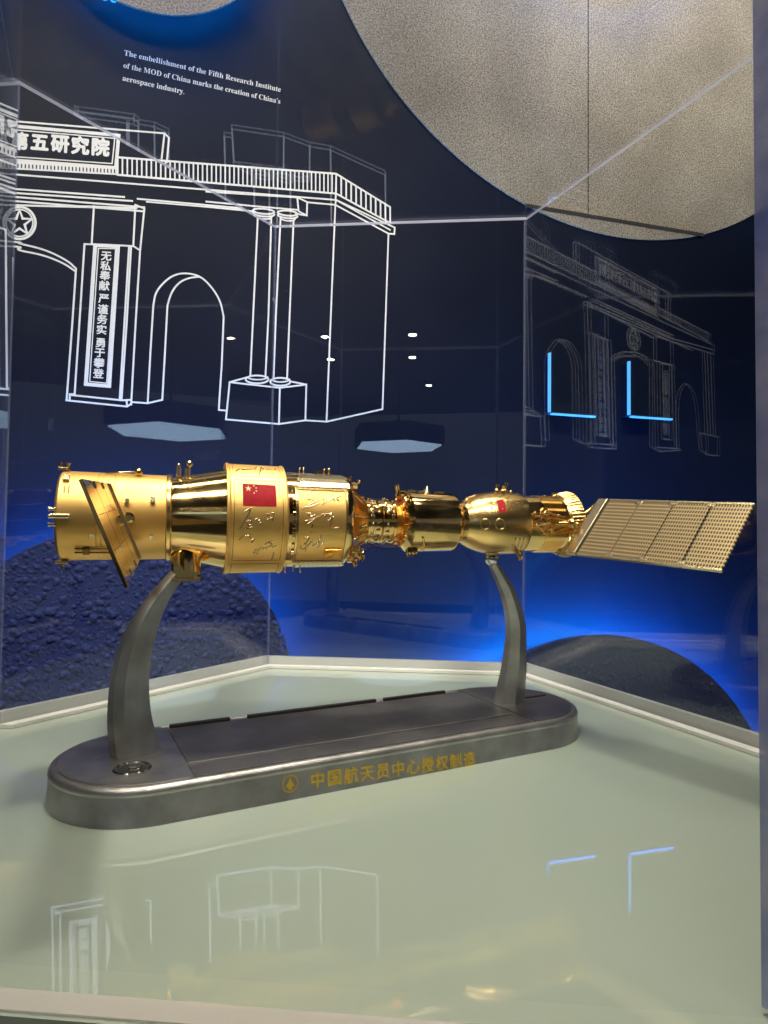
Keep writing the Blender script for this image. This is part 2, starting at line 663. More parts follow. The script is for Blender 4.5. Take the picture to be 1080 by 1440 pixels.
for (x, y, r_) in ((247, 452, 46), (351, 460, 42)):
    stroke(SB(*ell(x, y, r_, 11, n=26, tilt=.08)), 0.0036)
    stroke(SB(*ell(x, y + 10, r_, 12, 0, PI, 16, .08)), 0.0036)
    stroke(SB(*ell(x, y + 22, r_ - 11, 11, 0, PI, 16, .08)), 0.003)
stroke(SB((222, 480), (190, 1158)))
stroke(SB((280, 485), (268, 900), (255, 1166)))
stroke(SB((320, 485), (300, 900), (290, 1168)))
stroke(SB((376, 490), (348, 1172)))
for (x, y, r_) in ((219, 1176, 49), (319, 1186, 43)):
    stroke(SB(*ell(x, y, r_, 17, n=28)), 0.0036)
    stroke(SB(*ell(x + 2, y - 11, r_ - 6, 12, 0.0, PI, 18)), 0.003)
stroke(SB((101, 1188), (317, 1212), (313, 1368), (85, 1348), (101, 1188)))
stroke(SB((317, 1212), (431, 1198), (427, 1352), (313, 1368)))
stroke(SB((101, 1188), (172, 1168)))
stroke(SB((360, 1184), (431, 1198)))
stroke(SB((556, 424), (518, 1358)))
stroke(SB((785, 548), (759, 1304), (518, 1358), (427, 1352)))
# small arch
arch = SA((590, 780), (660, 785), (672, 560), (685, 350))
arch += smooth(SA((685, 350), (695, 288), (745, 232), (790, 208), (840, 204), (900, 220), (950, 272), (985, 330), (999, 400)))
arch += SA((990, 620), (977, 815), (1012, 818))
stroke(arch)
stroke(SA((660, 785), (725, 770), (737, 560), (748, 350)) + smooth(SA((748, 350), (765, 290), (800, 245), (845, 225), (890, 221))))
# pier with plaque
stroke(S8((420, 540), (410, 710)))
stroke(S8((605, 535), (596, 715)))
stroke(S8((605, 535), (645, 552)) + SA((626, 105), (606, 430), (586, 792)))
stroke(S8((300, 541), (420, 543), (610, 550)), 0.0036)
stroke(SA((378, 75), (480, 78), (596, 84), (626, 103)))
stroke(SA((378, 75), (357, 400), (334, 745)))
stroke(SA((586, 85), (566, 430), (543, 772)))
stroke(SA((577, 85), (556, 430), (535, 772)), 0.0034)
stroke(SA((334, 745), (312, 745), (312, 770)))
stroke(SA((312, 748), (545, 772), (586, 770)))
stroke(SA((296, 772), (568, 800), (586, 788)))
stroke(SA((568, 800), (566, 776)))
stroke(SA((426, 80), (384, 700), (488, 709), (528, 86)), 0.0068, True)
stroke(SA((440, 94), (401, 688), (477, 696), (517, 96)), 0.002, True)
# big arch
big_far = SR((605, 600), (560, 560), (528, 548), (480, 550), (447, 575))[:3]
bigo = smooth(W2(SA((340, 185), (305, 150), (200, 98), (65, 68))) + SR((528, 549), (575, 566), (604, 592)), 3)
bigi = smooth(W2(SA((335, 195), (285, 160), (190, 122), (65, 100))) + SR((528, 560), (570, 578), (598, 606)), 3)
stroke(bigo, raw=True)
stroke(bigi, raw=True)
stroke(SA((340, 185), (320, 480), (298, 772)))
# star in its ring
stroke(ell(27.7, 314, 22.3, 22.5, n=40), 0.0046)
stroke(ell(27.7, 314, 18.8, 19, n=36), 0.0026)
stroke([(27.7 + (18 if i % 2 == 0 else 7.6) * math.sin(PI * i / 5), 314 - (18 if i % 2 == 0 else 7.6) * math.cos(PI * i / 5)) for i in range(10)], 0.0042, True)
# far pier, far arch, far columns (seen as the reflection)
for q in ([(620, 490), (622, 592)], [(688, 508), (690, 606)], [(604, 592), (606, 932), (640, 952), (722, 946)],
          [(612, 586), (690, 606), (698, 620)], [(622, 592), (628, 935), (716, 940)], [(692, 610), (704, 938)],
          [(645, 600), (684, 606), (684, 905), (652, 900), (645, 600)], [(836, 560), (850, 880)], [(815, 555), (826, 882)],
          [(824, 558), (838, 884)], [(850, 562), (860, 890)], [(803, 878), (876, 893), (876, 968), (832, 966), (804, 945), (803, 878)],
          [(832, 966), (830, 884)]):
    stroke(SR(*q), raw=True, w=0.004)
stroke(SR((712, 938), (710, 790)) + smooth(SR((710, 790), (715, 715), (742, 674), (770, 700), (786, 760), (790, 800))) + SR((798, 900), (804, 940)), raw=True)
DRAW.build('gate_line_pattern', WHITE, wall)


def text_mesh(body, size=1.0):
    cu = bpy.data.curves.new('lettering', 'FONT')
    cu.body = body
    cu.size = size
    cu.resolution_u = 3
    o = bpy.data.objects.new('lettering', cu)
    COL.objects.link(o)
    bpy.context.view_layer.update()
    dg = bpy.context.evaluated_depsgraph_get()
    me = bpy.data.meshes.new_from_object(o.evaluated_get(dg))
    vs = [v.co.copy() for v in me.vertices]
    fs = [tuple(p.vertices) for p in me.polygons]
    bpy.data.objects.remove(o)
    bpy.data.curves.remove(cu)
    bpy.data.meshes.remove(me)
    return vs, fs


def serif(t):
    o = ''
    for c in t:
        o += chr(0x1D400 + ord(c) - 65) if 'A' <= c <= 'Z' else chr(0x1D41A + ord(c) - 97) if 'a' <= c <= 'z' else chr(0x1D7CE + ord(c) - 48) if c.isdigit() else c
    return o


def place_text(mb, body, o, ex, ey, bold=0.0, lift=0.0005, fit=None, put=None):
    """o, ex, ey: wall points of the origin and vectors of one em across / up; fit: width in em to squeeze to"""
    vs, fs = text_mesh(body)
    k = 1.0
    if fit:
        w = max(v.x for v in vs) - min(v.x for v in vs)
        k = fit / w
        x0 = min(v.x for v in vs)
    else:
        x0 = 0
    sh = [(0, 0)] if not bold else [(0, 0), (bold, 0), (-bold, 0), (0, bold), (0, -bold), (bold * .7, bold * .7), (-bold * .7, -bold * .7), (bold * .7, -bold * .7), (-bold * .7, bold * .7)]
    put = put or (lambda u, z, h: wl(u, z, h))
    for i, (dx, dy) in enumerate(sh):
        q = []
        for v in vs:
            x, y = (v.x - x0) * k + dx, v.y + dy
            q.append(put(o[0] + ex[0] * x + ey[0] * y, o[1] + ex[1] * x + ey[1] * y, lift + i * 0.00001))
        mb.add(q, fs)


SIGN = MB()


def cjk(mb, ch, cx, cy, size, slope, lean=0.0, bold=0.03, asp=1.0):
    """one character centred at a photo point; size in photo pixels, set on the wall"""
    c = Vector(uv(cx, cy))
    ex = Vector(uv(cx + size * asp, cy + size * asp * slope)) - c
    ey = Vector(uv(cx + lean * size, cy - size)) - c
    vs, fs = text_mesh(ch)
    mx = (max(v.x for v in vs) + min(v.x for v in vs)) / 2
    my = (max(v.y for v in vs) + min(v.y for v in vs)) / 2
    o = c - ex * mx - ey * my
    place_text(mb, ch, o, ex, ey, bold)


# the sign: five characters are in view, the rest of the board shows in the reflection
base_pts = [(ch, 141.7 - 28.6 * i, 206.8 - 2.1 * i) for i, ch in enumerate('院究研五第')]
for ch, x, y in base_pts:
    cjk(SIGN, ch, x, y, 25.5, 0.09, 0.03, 0.05)
p1, p2 = Vector(uv(141.7, 206.8)), Vector(uv(56, 200.5))
stp = (p2 - p1) / 3
h5 = Vector(uv(28.5, 198.4))
for i, ch in enumerate('部防国'):
    c = h5 + stp * (i + 1)
    s_ = stp.length * 0.9
    vs, fs = text_mesh(ch)
    place_text(SIGN, ch, c - Vector((s_ * .5, s_ * .38)), Vector((s_, s_ * 0.06)), Vector((0, s_)), 0.035)
SIGN.build('sign_lettering', WHITE, wall)
PLQ = MB()
plq = [(475, 128), (472, 172), (469, 215), (466, 260), (463, 318), (460, 365), (457, 410), (454, 456), (449, 515), (446, 560), (443, 605), (440, 652)]
for ch, (x, y) in zip('无私奉献严谨务实勇于攀登', plq):
    (q,) = SA((x, y))
    cjk(PLQ, ch, q[0], q[1], 14.0, 0.07, 0.05, 0.03, 1.08)
for i, ch in enumerate('无私奉献严谨务实勇于攀登'):
    c = Vector(ruv(666, 640 + i * 21))
    place_text(PLQ, ch, c - Vector((.012, .009)), Vector((0.024, 0)), Vector((0, 0.022)), 0.03)
PLQ.build('plaque_lettering', WHITE, wall)
CAP = MB()
for t, a, b in (('The embellishment of the Fifth Research Institute', (174.4, 77.6), (394.6, 129.5)),
                ('of the MOD of China marks the creation of China’s', (173.4, 95.4), (393.9, 146.2)),
                ('aerospace industry.', (172.2, 113.2), (258.9, 132.6))):
    A, B = Vector(uv(*a)), Vector(uv(*b))
    up = Vector(uv(a[0] + 1.0, a[1] - 10.6)) - A
    n_ = (B - A).length / up.length
    place_text(CAP, serif(t), A, (B - A) / n_, up, 0, fit=n_)
A, B = Vector(uv(124, -4.5)), Vector(uv(164, 4.5))
up = Vector(uv(125.5, -24)) - A
n_ = (B - A).length / up.length
place_text(CAP, '1956', A, (B - A) / n_, up, 0.02, fit=n_)
CAP.build('caption_lettering', WHITE, wall)


_pc = {}


def pebbles(x, y, c, seed):
    """height of a rough layer of half-sunk stones, one or none per cell"""
    i0, j0 = math.floor(x / c), math.floor(y / c)
    h = 0.0
    for i in (i0 - 1, i0, i0 + 1):
        for j in (j0 - 1, j0, j0 + 1):
            k = (seed, i, j)
            if k not in _pc:
                r = random.Random(hash((seed, i * 7919, j * 104729)))
                _pc[k] = (r.random(), r.random(), r.uniform(.12, .52) if r.random() < .8 else 0, r.uniform(.7, 1.5), r.uniform(0, 3.14))
            px, py, pr, el, an = _pc[k]
            if pr == 0:
                continue
            dx, dy = x / c - i - px, y / c - j - py
            u, v = dx * math.cos(an) + dy * math.sin(an), -dx * math.sin(an) + dy * math.cos(an)
            d = (u * u * el + v * v / el) / (pr * pr)
            if d < 1:
                h = max(h, pr * 1.6 * (1 - d) ** .6 * (c / .021))
    return h


# ------------------------------------------------------------------ moon discs standing off the wall
def disc(name, cu, cz, R, off, th, material, label, glow=0.0, rough=0.0, res=0.004, seam=None, inset=0.03, pk=1.0):
    k = (WDIST - off) / WDIST
    fu, fz = (FOOT - WP).dot(WD), HC
    u, z, R = fu + (cu - fu) * k, fz + (cz - fz) * k, R * k
    root = empty(name, WP + WD * u + Vector((0, 0, z)), WY)
    tag(root, label, 'moon disc', 'round moon panels mounted on the wall')
    mb = MB()
    if rough > 0:
        nr = int(R / res)
        rings = [[(0, 0)]]
        vs = [Vector((0, -off, 0))]
        idx = [[0]]
        for i in range(1, nr + 1):
            r = R * i / nr
            n = 6 * i
            row = []
            for j in range(n):
                a = 2 * PI * j / n
                x, y = r * math.cos(a), r * math.sin(a)
                h = pebbles(x, y, 0.0145 * pk, 1) * .8 + pebbles(x, y, 0.0072 * pk, 2) * .6 + 0.16 * noise.noise(Vector((x * 16, y * 16, 1)))
                row.append(len(vs))
                vs.append(Vector((x, -off - rough * h * (1 if i < nr else 0), y)))
            idx.append(row)
        fs = []
        for i in range(1, nr + 1):
            a, b = idx[i - 1], idx[i]
            na, nb = len(a), len(b)
            if na == 1:
                fs += [(a[0], b[j], b[(j + 1) % nb]) for j in range(nb)]
                continue
            ia = ib = 0
            while ia < na or ib < nb:
                if ib < nb and (ia >= na or (ib + 1) / nb <= (ia + 1) / na):
                    fs.append((a[ia % na], b[ib % nb], b[(ib + 1) % nb]))
                    ib += 1
                else:
                    fs.append((a[ia % na], b[ib % nb], a[(ia + 1) % na]))
                    ia += 1
        rim = idx[-1]
        n = len(rim)
        back = len(vs)
        vs += [vs[i] + Vector((0, th, 0)) for i in rim]
        fs += [(rim[j], rim[(j + 1) % n], back + (j + 1) % n, back + j) for j in range(n)]
        fs.append(tuple(back + j for j in range(n)))
        mb.add(vs, fs)
    else:
        mb.lathe([(-off, R), (-off + th, R)], 'Y', 160, smooth=False)
    mb.build('face', material, root)
    for a in range(3):
        st = MB()
        an = a * 2 * PI / 3 + .4
        st.lathe([(-off + th + .0003, 0.012), (-0.0003, 0.012)], 'Y', 16, c=(R * .5 * math.cos(an), 0, R * .5 * math.sin(an)))
        st.build('standoff', DRK, root)
    if glow:
        g = MB()
        g.lathe([(-off + th + 0.003, R - inset), (-off + th + 0.013, R - inset)], 'Y', 160, cap=False)
        g.build('led_strip', BLUE[glow], root)
    if seam:
        seam(root, u, z, off)
    return root


def top_seam(root, u, z, off):
    mb = MB()
    cu_, cz_ = uv(827, 150, off)
    zg = uv(827, 303, off)[1] - z
    mb.box((cu_ - u, -off - .0003, (zg + .70) / 2), (0.0022, 0.0012, .70 - zg))
    a, b = uv(735, 287, off), uv(985, 331, off)
    zz = (a[1] + b[1]) / 2 - z
    mb.box((0.0, -off - .0005, zz), (0.50, 0.0014, 0.0085))
    mb.build('seam', mat('dark_board_gap', (0.03, 0.026, 0.02), 0.9), root)


disc('moon_disc', 0.7398, 1.726, 0.7736, 0.003, 0.0022, BEIGE, 'large beige grainy disc with a board seam, high on the wall', seam=top_seam)
disc('moon_disc', -0.3671, -0.1035, 0.335, 0.07, 0.015, ROCK, 'navy disc with coarse rocky surface, behind the gold cylinder with the short tilted wing', glow=2, rough=0.0085, res=0.0021)
disc('moon_disc', 0.6811, -0.5322, 0.5225, 0.075, 0.015, ROCK2, 'low dark disc with fine rocky surface, beyond the curved arm nearest the large solar wing', glow=3, rough=0.004, res=0.003, pk=0.9)
disc('moon_disc', -0.3392, 1.4935, 0.2356, 0.05, 0.004, BEIGE, 'small grey disc with a blue glow, above the English caption', glow=1, inset=0.05)

# two dark squares with lit edges
for (x0, y0, x1, y1, lab) in ((776, 496, 838, 579, 'dark square panel with blue lit edges, beside the inner corner of the case'),
                              (888, 508, 946, 583, 'dark square panel with blue lit edges, farther from the inner corner of the case')):
    off = 0.04
    a = uv(x0, y1, off)
    b = uv(x1, y1, off)
    c = uv(x0, y0, off)
    w, h = b[0] - a[0], c[1] - a[1]
    root = empty('backlit_panel', WP + WD * a[0] + Vector((0, 0, a[1])), WY)
    tag(root, lab, 'light panel', 'square backlit panels on the wall')
    MB().box((w / 2, -off / 2 - .002, h / 2), (w - .001, off - .004, h - .001)).build('panel', NAVY, root)
    MB().box((-0.004, -off + .004, h / 2), (0.0036, 0.008, h)).build('edge_light', ICE, root)
    MB().box((w / 2, -off + .004, -0.004), (w, 0.008, 0.0034)).build('edge_light', ICE, root)

# ------------------------------------------------------------------ plinth and acrylic case
HC0 = sum(HEX, Vector((0, 0))) / 6


def hexo(d):
    """the hexagon pushed out by d"""
    out = []
    for i in range(6):
        a, b, c = HEX[i - 1], HEX[i], HEX[(i + 1) % 6]
        n1 = Vector(((b - a).y, -(b - a).x)).normalized()
        n2 = Vector(((c - b).y, -(c - b).x)).normalized()
        if n1.dot(b - HC0) < 0:
            n1 = -n1
        if n2.dot(b - HC0) < 0:
            n2 = -n2
        m = (n1 + n2).normalized()
        out.append(b + m * (d / m.dot(n1)))
    return out


def loc3(v, z): return Vector((v.x, v.y, z))


pl = empty('display_plinth', (HC0.x, HC0.y, -1))
tag(pl, 'hexagonal plinth with a glossy pale green glass top under the case', 'plinth')
rel = lambda v: (v.x - HC0.x, v.y - HC0.y)
MB().prism([rel(v) for v in hexo(0.03)], 0.0, 0.988).build('body', PLINTH, pl)
MB().prism([rel(v) for v in hexo(0.034)], 0.989, 1.0).build('glass_top', FLOORG, pl)

case = empty('display_case', (HC0.x, HC0.y, 0))
tag(case, 'clear six-sided acrylic case enclosing the gold spacecraft model', 'display case')
H = 0.75
TH = 0.006
inn, out = HEX, hexo(TH)
for i in range(6):
    j = (i + 1) % 6
    a, b, A, B = inn[i], inn[j], out[i], out[j]
    d = (b - a).normalized() * 0.0016
    poly = [rel(a + d), rel(b - d), rel(B - d), rel(A + d)]
    front = i == 4
    MB().prism(poly, 0.004, H - .0005).build('pane', CLEAR if front else ACRYL, case)
for i in range(6):
    a, A = inn[i], out[i]
    d1 = (inn[(i + 1) % 6] - a).normalized() * 0.0013
    d2 = (inn[i - 1] - a).normalized() * 0.0013
    w = 1.0
    big = i in (5, 4)
    poly = [rel(a), rel(a + d1), rel(A + d1), rel(A), rel(A + d2), rel(a + d2)]
    if big:
        d1, d2 = d1 * 1.6, d2 * 1.6
        e = (a - HC0).normalized() * -0.004
        poly = [rel(a + e), rel(a + d1 * 1.0 + e * .4), rel(A + d1), rel(A), rel(A + d2), rel(a + d2 + e * .4)]
    MB().prism(poly, 0.004, H - .0006).build('corner_joint', FROST if big else JOINT, case)
lid = MB()
lp = [rel(v) for v in hexo(TH + .001)]
lid.prism(lp, H, H + .0045, mi=0, mi_side=1)
lid.build('lid', [ACRYL, EDGE], case)
for i in range(6):
    j = (i + 1) % 6
    a, b = hexo(-0.0135)[i], hexo(-0.0135)[j]
    A, B = hexo(-0.0005)[i], hexo(-0.0005)[j]
    if i < 3:
        MB().prism([rel(a), rel(b), rel(B), rel(A)], 0.0006, 0.0045).build('base_rail', RAIL, case)
    st0 = .013 if i > 2 else .0006
    a, b = hexo(TH + st0)[i], hexo(TH + st0)[j]
    wd = .026 if i > 2 else .009
    A, B = hexo(TH + wd)[i], hexo(TH + wd)[j]
    MB().prism([rel(a), rel(b), rel(B), rel(A)], 0.0006, 0.0015 if i in (3, 4, 5) else 0.016).build('outer_rail', RAIL_C if i in (3, 4, 5) else RAIL, case)

# ------------------------------------------------------------------ stand
YAW = math.radians(27.5)
DX = Vector((math.cos(YAW), math.sin(YAW), 0))
DN = Vector((-math.sin(YAW), math.cos(YAW), 0))
NC = 0.5935
AXZ = 0.2378


def to_sn(p): return Vector((p.dot(DX), p.dot(DN) - NC, p.z))


EYL = to_sn(EYE)


def rl(x, y):
    v = ray(x, y)
    return Vector((v.dot(DX), v.dot(DN), v.z))


st = empty('display_stand', DN * NC, YAW)
tag(st, 'grey pewter stand with two curved arms holding up the gold spacecraft', 'stand')


def stadium(s0, s1, r, seg=28):
    p = []
    for i in range(seg + 1):
        a = PI / 2 + PI * i / seg
        p.append((s0 + r + r * math.cos(a), r * math.sin(a)))
    for i in range(seg + 1):
        a = -PI / 2 + PI * i / seg
        p.append((s1 - r + r * math.cos(a), r * math.sin(a)))
    return p


S0, S1, R0 = -0.001, 0.5535, 0.0802
prof = [(0.0, 0.0), (0.0002, 0.0006), (0.0012, 0.022), (0.0014, 0.0228), (0.0009, 0.0234), (0.0006, 0.0242), (0.0008, 0.0258), (0.0018, 0.0277), (0.0034, 0.0290), (0.0052, 0.0296), (0.0062, 0.0296), (0.0066, 0.0291), (0.0072, 0.0289)]
rings = [[(x, y, z) for x, y in stadium(S0 + i, S1 - i, R0 - i)] for i, z in prof]
mb = MB()
n = len(rings[0])
vs = [Vector(p) for r in rings for p in r]
fs = []
for i in range(len(rings) - 1):
    fs += [(i * n + k, i * n + (k + 1) % n, (i + 1) * n + (k + 1) % n, (i + 1) * n + k) for k in range(n)]
mb.add(vs, fs, 0, True)
mb.add(rings[-1], [tuple(range(n))])
mb.add(rings[0], [tuple(reversed(range(n)))])
mb.build('base', PEWTER, st, smooth_angle=1.0)
# end plates
ri = R0 - 0.0078
for end in (0, 1):
    p = [q for q in stadium(S0 + .0078, S1 - .0078, ri)]
    if end == 0:
        lim = 0.1005
        q = [a for a in p if a[0] < lim]
        poly = [(lim, ri)] + q + [(lim - 0.004, -ri)]
        poly = [(lim - .002, ri)] + q + [(lim, -ri)]
    else:
        lim = 0.4535
        q = [a for a in p if a[0] > lim]
        poly = [(lim, -ri)] + q + [(lim, ri)]
    MB().prism(poly, 0.0286, 0.0306 if end == 0 else 0.0300).build('end_plate', PEWTER if end == 0 else PEW_D, st)  # right plate darker: shade on that end put into its metal
MB().box((0.277, -0.058, 0.02945), (0.346, 0.0265, 0.0009), bev=.0003).build('front_strip', PEW_D, st)
MB().box((0.277, 0.011, 0.0297), (0.345, 0.103, 0.0014), bev=.0005).build('nameplate_bed', PEW_D, st)
mb = MB()
mb.box((0.277, -0.0425, 0.0301), (0.346, 0.0022, 0.0016), bev=.0004)
mb.build('bed_ridge', PEWTER, st)
for (a, b) in ((0.106, 0.166), (0.184, 0.335), (0.345, 0.430)):
    MB().box(((a + b) / 2, 0.0655, 0.0313), (b - a, 0.0045, 0.0042), bev=.001).build('rubber_strip', BLACK, st)
# oval button
mb = MB()
cb = EYL + rl(186, 1082) * ((0.0310 - EYL.z) / rl(186, 1082).z)
mb.lathe([(0.0300, 0.0150), (0.0322, 0.0150), (0.0330, 0.0142), (0.0330, 0.0126), (0.0322, 0.0118), (0.0322, 0.0005)], 'Z', 40, c=(cb.x, cb.y, 0))
mb.ball((cb.x + .002, cb.y, 0.0322), 0.0035, 12, sz=(1.6, 1, .5))
mb.build('round_badge', CHROME, st, smooth_angle=.6)
MB().box((0.520, 0.004, 0.0304), (0.030, 0.0035, 0.0014)).build('slot', BLACK, st)


def arm(rows, name, t0, t1, ridge, ktop):
    """rows: (z, left s, right s); lens section with a ridge towards the visitor"""
    zs = [r[0] for r in rows]
    N_ = 46
    pts = []
    for i in range(N_ + 1):
        t = i / N_
        f = t * (len(rows) - 1)
        k = min(int(f), len(rows) - 2)
        u = f - k

        def cat(c):
            p0, p1, p2, p3 = rows[max(k - 1, 0)][c], rows[k][c], rows[k + 1][c], rows[min(k + 2, len(rows) - 1)][c]
            return 0.5 * (2 * p1 + (p2 - p0) * u + (2 * p0 - 5 * p1 + 4 * p2 - p3) * u * u + (3 * p1 - p0 - 3 * p2 + p3) * u ** 3)
        z, a, b = cat(0), cat(1), cat(2)
        th = t0 + (t1 - t0) * t
        w = b - a
        sec = [(a, 0.0), (a + w * .12, -th * .55), (a + w * ridge, -th), (a + w * (ridge + 1) / 2, -th * .62), (b, -th * .1), (b, th * .2), (a + w * .6, th * .9), (a + w * .2, th * .6)]
        k_ = 1 + (ktop - 1) * t ** 1.6
        pts.append([Vector((x * k_, (y + NC) * k_ - NC, HC + (z - HC) * k_ if i else z)) for x, y in sec])
    m_ = len(pts[0])
    vs = [p for r in pts for p in r]
    fs = []
    for i in range(N_):
        fs += [(i * m_ + k, i * m_ + (k + 1) % m_, (i + 1) * m_ + (k + 1) % m_, (i + 1) * m_ + k) for k in range(m_)]
    mb = MB()
    mb.add(vs, fs, 0, True)
    mb.add(pts[-1], [tuple(range(m_))])
    mb.add(pts[0], [tuple(reversed(range(m_)))])
    return mb.build(name, PEWTER, st, smooth_angle=0.42)


arm([(0.0303, 0.0472, 0.0895), (0.057, 0.0442, 0.0812), (0.08, 0.0443, 0.0778), (0.10, 0.0460, 0.0775), (0.12, 0.0502, 0.0797), (0.143, 0.0590, 0.0850), (0.162, 0.0706, 0.0922), (0.18, 0.0850, 0.1030), (0.196, 0.1000, 0.1120)], 'curved_arm', 0.014, 0.006, 0.36, 1.0205)
arm([(0.0297, 0.4545, 0.4975), (0.05, 0.4590, 0.5005), (0.07, 0.4645, 0.5020), (0.0923, 0.4690, 0.5018), (0.12, 0.4712, 0.5003), (0.1459, 0.4660, 0.4915), (0.165, 0.4585, 0.4815), (0.1943, 0.4432, 0.4570)], 'curved_arm', 0.014, 0.006, 0.45, 0.955)
MB().ball((0.4293, -0.0277, 0.1990), 0.0083, 24).build('ball_joint', CHROME, st)
mb = MB()
cu_s, cu_n = 0.1089, 0.0121
mb.lathe([(HC + (z - HC) * 1.045, r * 1.045) for z, r in ((0.1815, 0.0158), (0.1845, 0.0158), (0.1848, 0.0128), (0.2065, 0.0128), (0.2125, 0.0105), (0.2150, 0.006), (0.2155, 0.0005))], 'Z', 40, c=(cu_s, cu_n, 0))
mb.build('support_cup', G_POL, st, smooth_angle=.7)
# lettering on the front face of the base
FF0, FF1 = Vector((0, -R0 + .0001, 0.0006)), Vector((0, -R0 + .0012, 0.022))
_fd = (FF1 - FF0).normalized()
_fn = Vector((0, -_fd.z, _fd.y))


def face_pt(x, y):
    v = rl(x, y)
    h = EYL + v * ((FF0 - EYL).dot(_fn) / v.dot(_fn))
    return Vector((h.x, (h - FF0).dot(_fd)))


def face_put(a, b, h):
    return Vector((a, 0, 0)) + FF0 + _fd * b + _fn * (h - 0.0002)


TXT = MB()
c0, c1 = face_pt(446.7, 1096), face_pt(660, 1067)
chars = '中国航天员中心授权制造'
for i, ch in enumerate(chars):
    c = c0 + (c1 - c0) * (i / (len(chars) - 1))
    w = (c1 - c0).length / (len(chars) - 1)
    vs, fs = text_mesh(ch)
    place_text(TXT, ch, c - Vector((w * .47, w * .36)), Vector((w * .92, 0)), Vector((0, w * .92)), 0.022, put=face_put, lift=.0004)
TXT.build('base_lettering', GOLDINK, st)
EMB = MB()
e = face_pt(408, 1102)
q = [face_put(e.x + a, e.y + b, .0005) for a, b in ((0, .0062), (.0012, .002), (.0050, -.0030), (.0016, -.0022), (.0020, -.0060), (0, -.0040), (-.0020, -.0060), (-.0016, -.0022), (-.0050, -.0030), (-.0012, .002))]
EMB.add(q + [face_put(e.x, e.y - .001, .0005)], [(i, (i + 1) % 10, 10) for i in range(10)])
for rr in (0.0072,):
    ring = [(e.x + r * math.cos(2 * PI * i / 30), e.y + r * math.sin(2 * PI * i / 30)) for r in (rr, rr - .0009) for i in range(30)]
    EMB.add([face_put(*p, .0006) for p in ring], [(i, (i + 1) % 30, 30 + (i + 1) % 30, 30 + i) for i in range(30)])
EMB.build('base_emblem', GOLDINK, st)

# ------------------------------------------------------------------ spacecraft
# The lengths below were first measured along a line parallel to the stand. The craft itself lies 9.5 degrees
# off that line, so craft_pt carries the measured lengths and radii over to its true axis.
PSI = math.radians(18)
CX = Vector((math.cos(PSI), math.sin(PSI), 0))
CN = Vector((-math.sin(PSI), math.cos(PSI), 0))
CO = DX * .27 + DN * NC - CX * .27
CO.z = AXZ


def _cross(a, d, o):
    """k, t with a*k = o + d*t in plan"""
    det = a.x * -d.y + d.x * a.y
    k = (o.x * -d.y + d.x * o.y) / det
    t = (a.x * o.y - a.y * o.x) / det
    return k, t


def s_true(s_):
    return _cross(DX * s_ + DN * NC, CX, CO)


def s_meas(t):
    k, s_ = _cross(CO + CX * t, DX, DN * NC)
    return s_


def craft_pt(v):
    k, t = s_true(v[0])
    return (t, v[1] * k, v[2] * k)


def to_craft(p):
    q = p - CO
    return Vector((q.dot(CX), q.dot(CN), q.z))


cr = empty('spacecraft_model', CO, PSI)
tag(cr, 'gold model of a space laboratory docked with a crewed ship, resting on the stand', 'spacecraft model')
ECR = to_craft(EYE)
CRAFT['on'] = True


def on_cyl(x, y, rho, rho2=None, s0=0, s1=1):
    """photo point -> point on a cylinder (or cone) round the craft's axis, in measured lengths"""
    w = ray(x, y)
    v = Vector((w.dot(CX), w.dot(CN), w.z))
    r, sm = rho, (s0 + s1) / 2 if rho2 is not None else .25
    for _ in range(16):
        k = s_true(sm)[0]
        if rho2 is not None:
            f = min(1, max(0, (sm - s0) / (s1 - s0)))
            r = rho + (rho2 - rho) * f
        rr = r * k
        a = v.y * v.y + v.z * v.z
        b = 2 * (ECR.y * v.y + ECR.z * v.z)
        c = ECR.y ** 2 + ECR.z ** 2 - rr * rr
        D = b * b - 4 * a * c
        t = (-b - math.sqrt(D)) / (2 * a) if D > 0 else -b / (2 * a)
        p = ECR + v * t
        sm = s_meas(p.x)
    q = Vector((0, p.y, p.z))
    if D <= 0:
        q = q.normalized() * rr
    return Vector((sm, q.y / k, q.z / k))


def cyl(s, ang, r):
    """s along the axis, ang from the top towards the visitor (radians)"""
    return Vector((s, -r * math.sin(ang), r * math.cos(ang)))


def frame(p):
    """rotation with z along the outward normal at p, x along the axis"""
    z = Vector((0, p.y, p.z)).normalized()
    x = Vector((1, 0, 0))
    y = z.cross(x)
    return Matrix((x, y, z)).transposed()


def patch(mb, corners, rho, lift, nu=10, nv=10, mi=0, th=0.0):
    """a sheet on the cylinder; corners (s, ang) tl tr br bl"""
    vs = []
    for j in range(nv + 1):
        for i in range(nu + 1):
            a, b = i / nu, j / nv
            t = [corners[0][k] * (1 - a) + corners[1][k] * a for k in (0, 1)]
            u = [corners[3][k] * (1 - a) + corners[2][k] * a for k in (0, 1)]
            q = [t[k] * (1 - b) + u[k] * b for k in (0, 1)]
            vs.append(cyl(q[0], q[1], rho + lift))
    fs = [(j * (nu + 1) + i, j * (nu + 1) + i + 1, (j + 1) * (nu + 1) + i + 1, (j + 1) * (nu + 1) + i) for j in range(nv) for i in range(nu)]
    mb.add(vs, fs, mi, True)
    if th:
        b0 = [i for i in range(nu + 1)] + [(j) * (nu + 1) + nu for j in range(1, nv + 1)] + [nv * (nu + 1) + i for i in range(nu - 1, -1, -1)] + [j * (nu + 1) for j in range(nv - 1, 0, -1)]
        top = [vs[i] for i in b0]
        low = [Vector((v.x, v.y * (rho - .0005) / (rho + lift), v.z * (rho - .0005) / (rho + lift))) for v in top]
        m_ = len(top)
        mb.add(top + low, [(i, (i + 1) % m_, m_ + (i + 1) % m_, m_ + i) for i in range(m_)], mi)


def sa(p): return (p.x, math.atan2(-p.y, p.z))


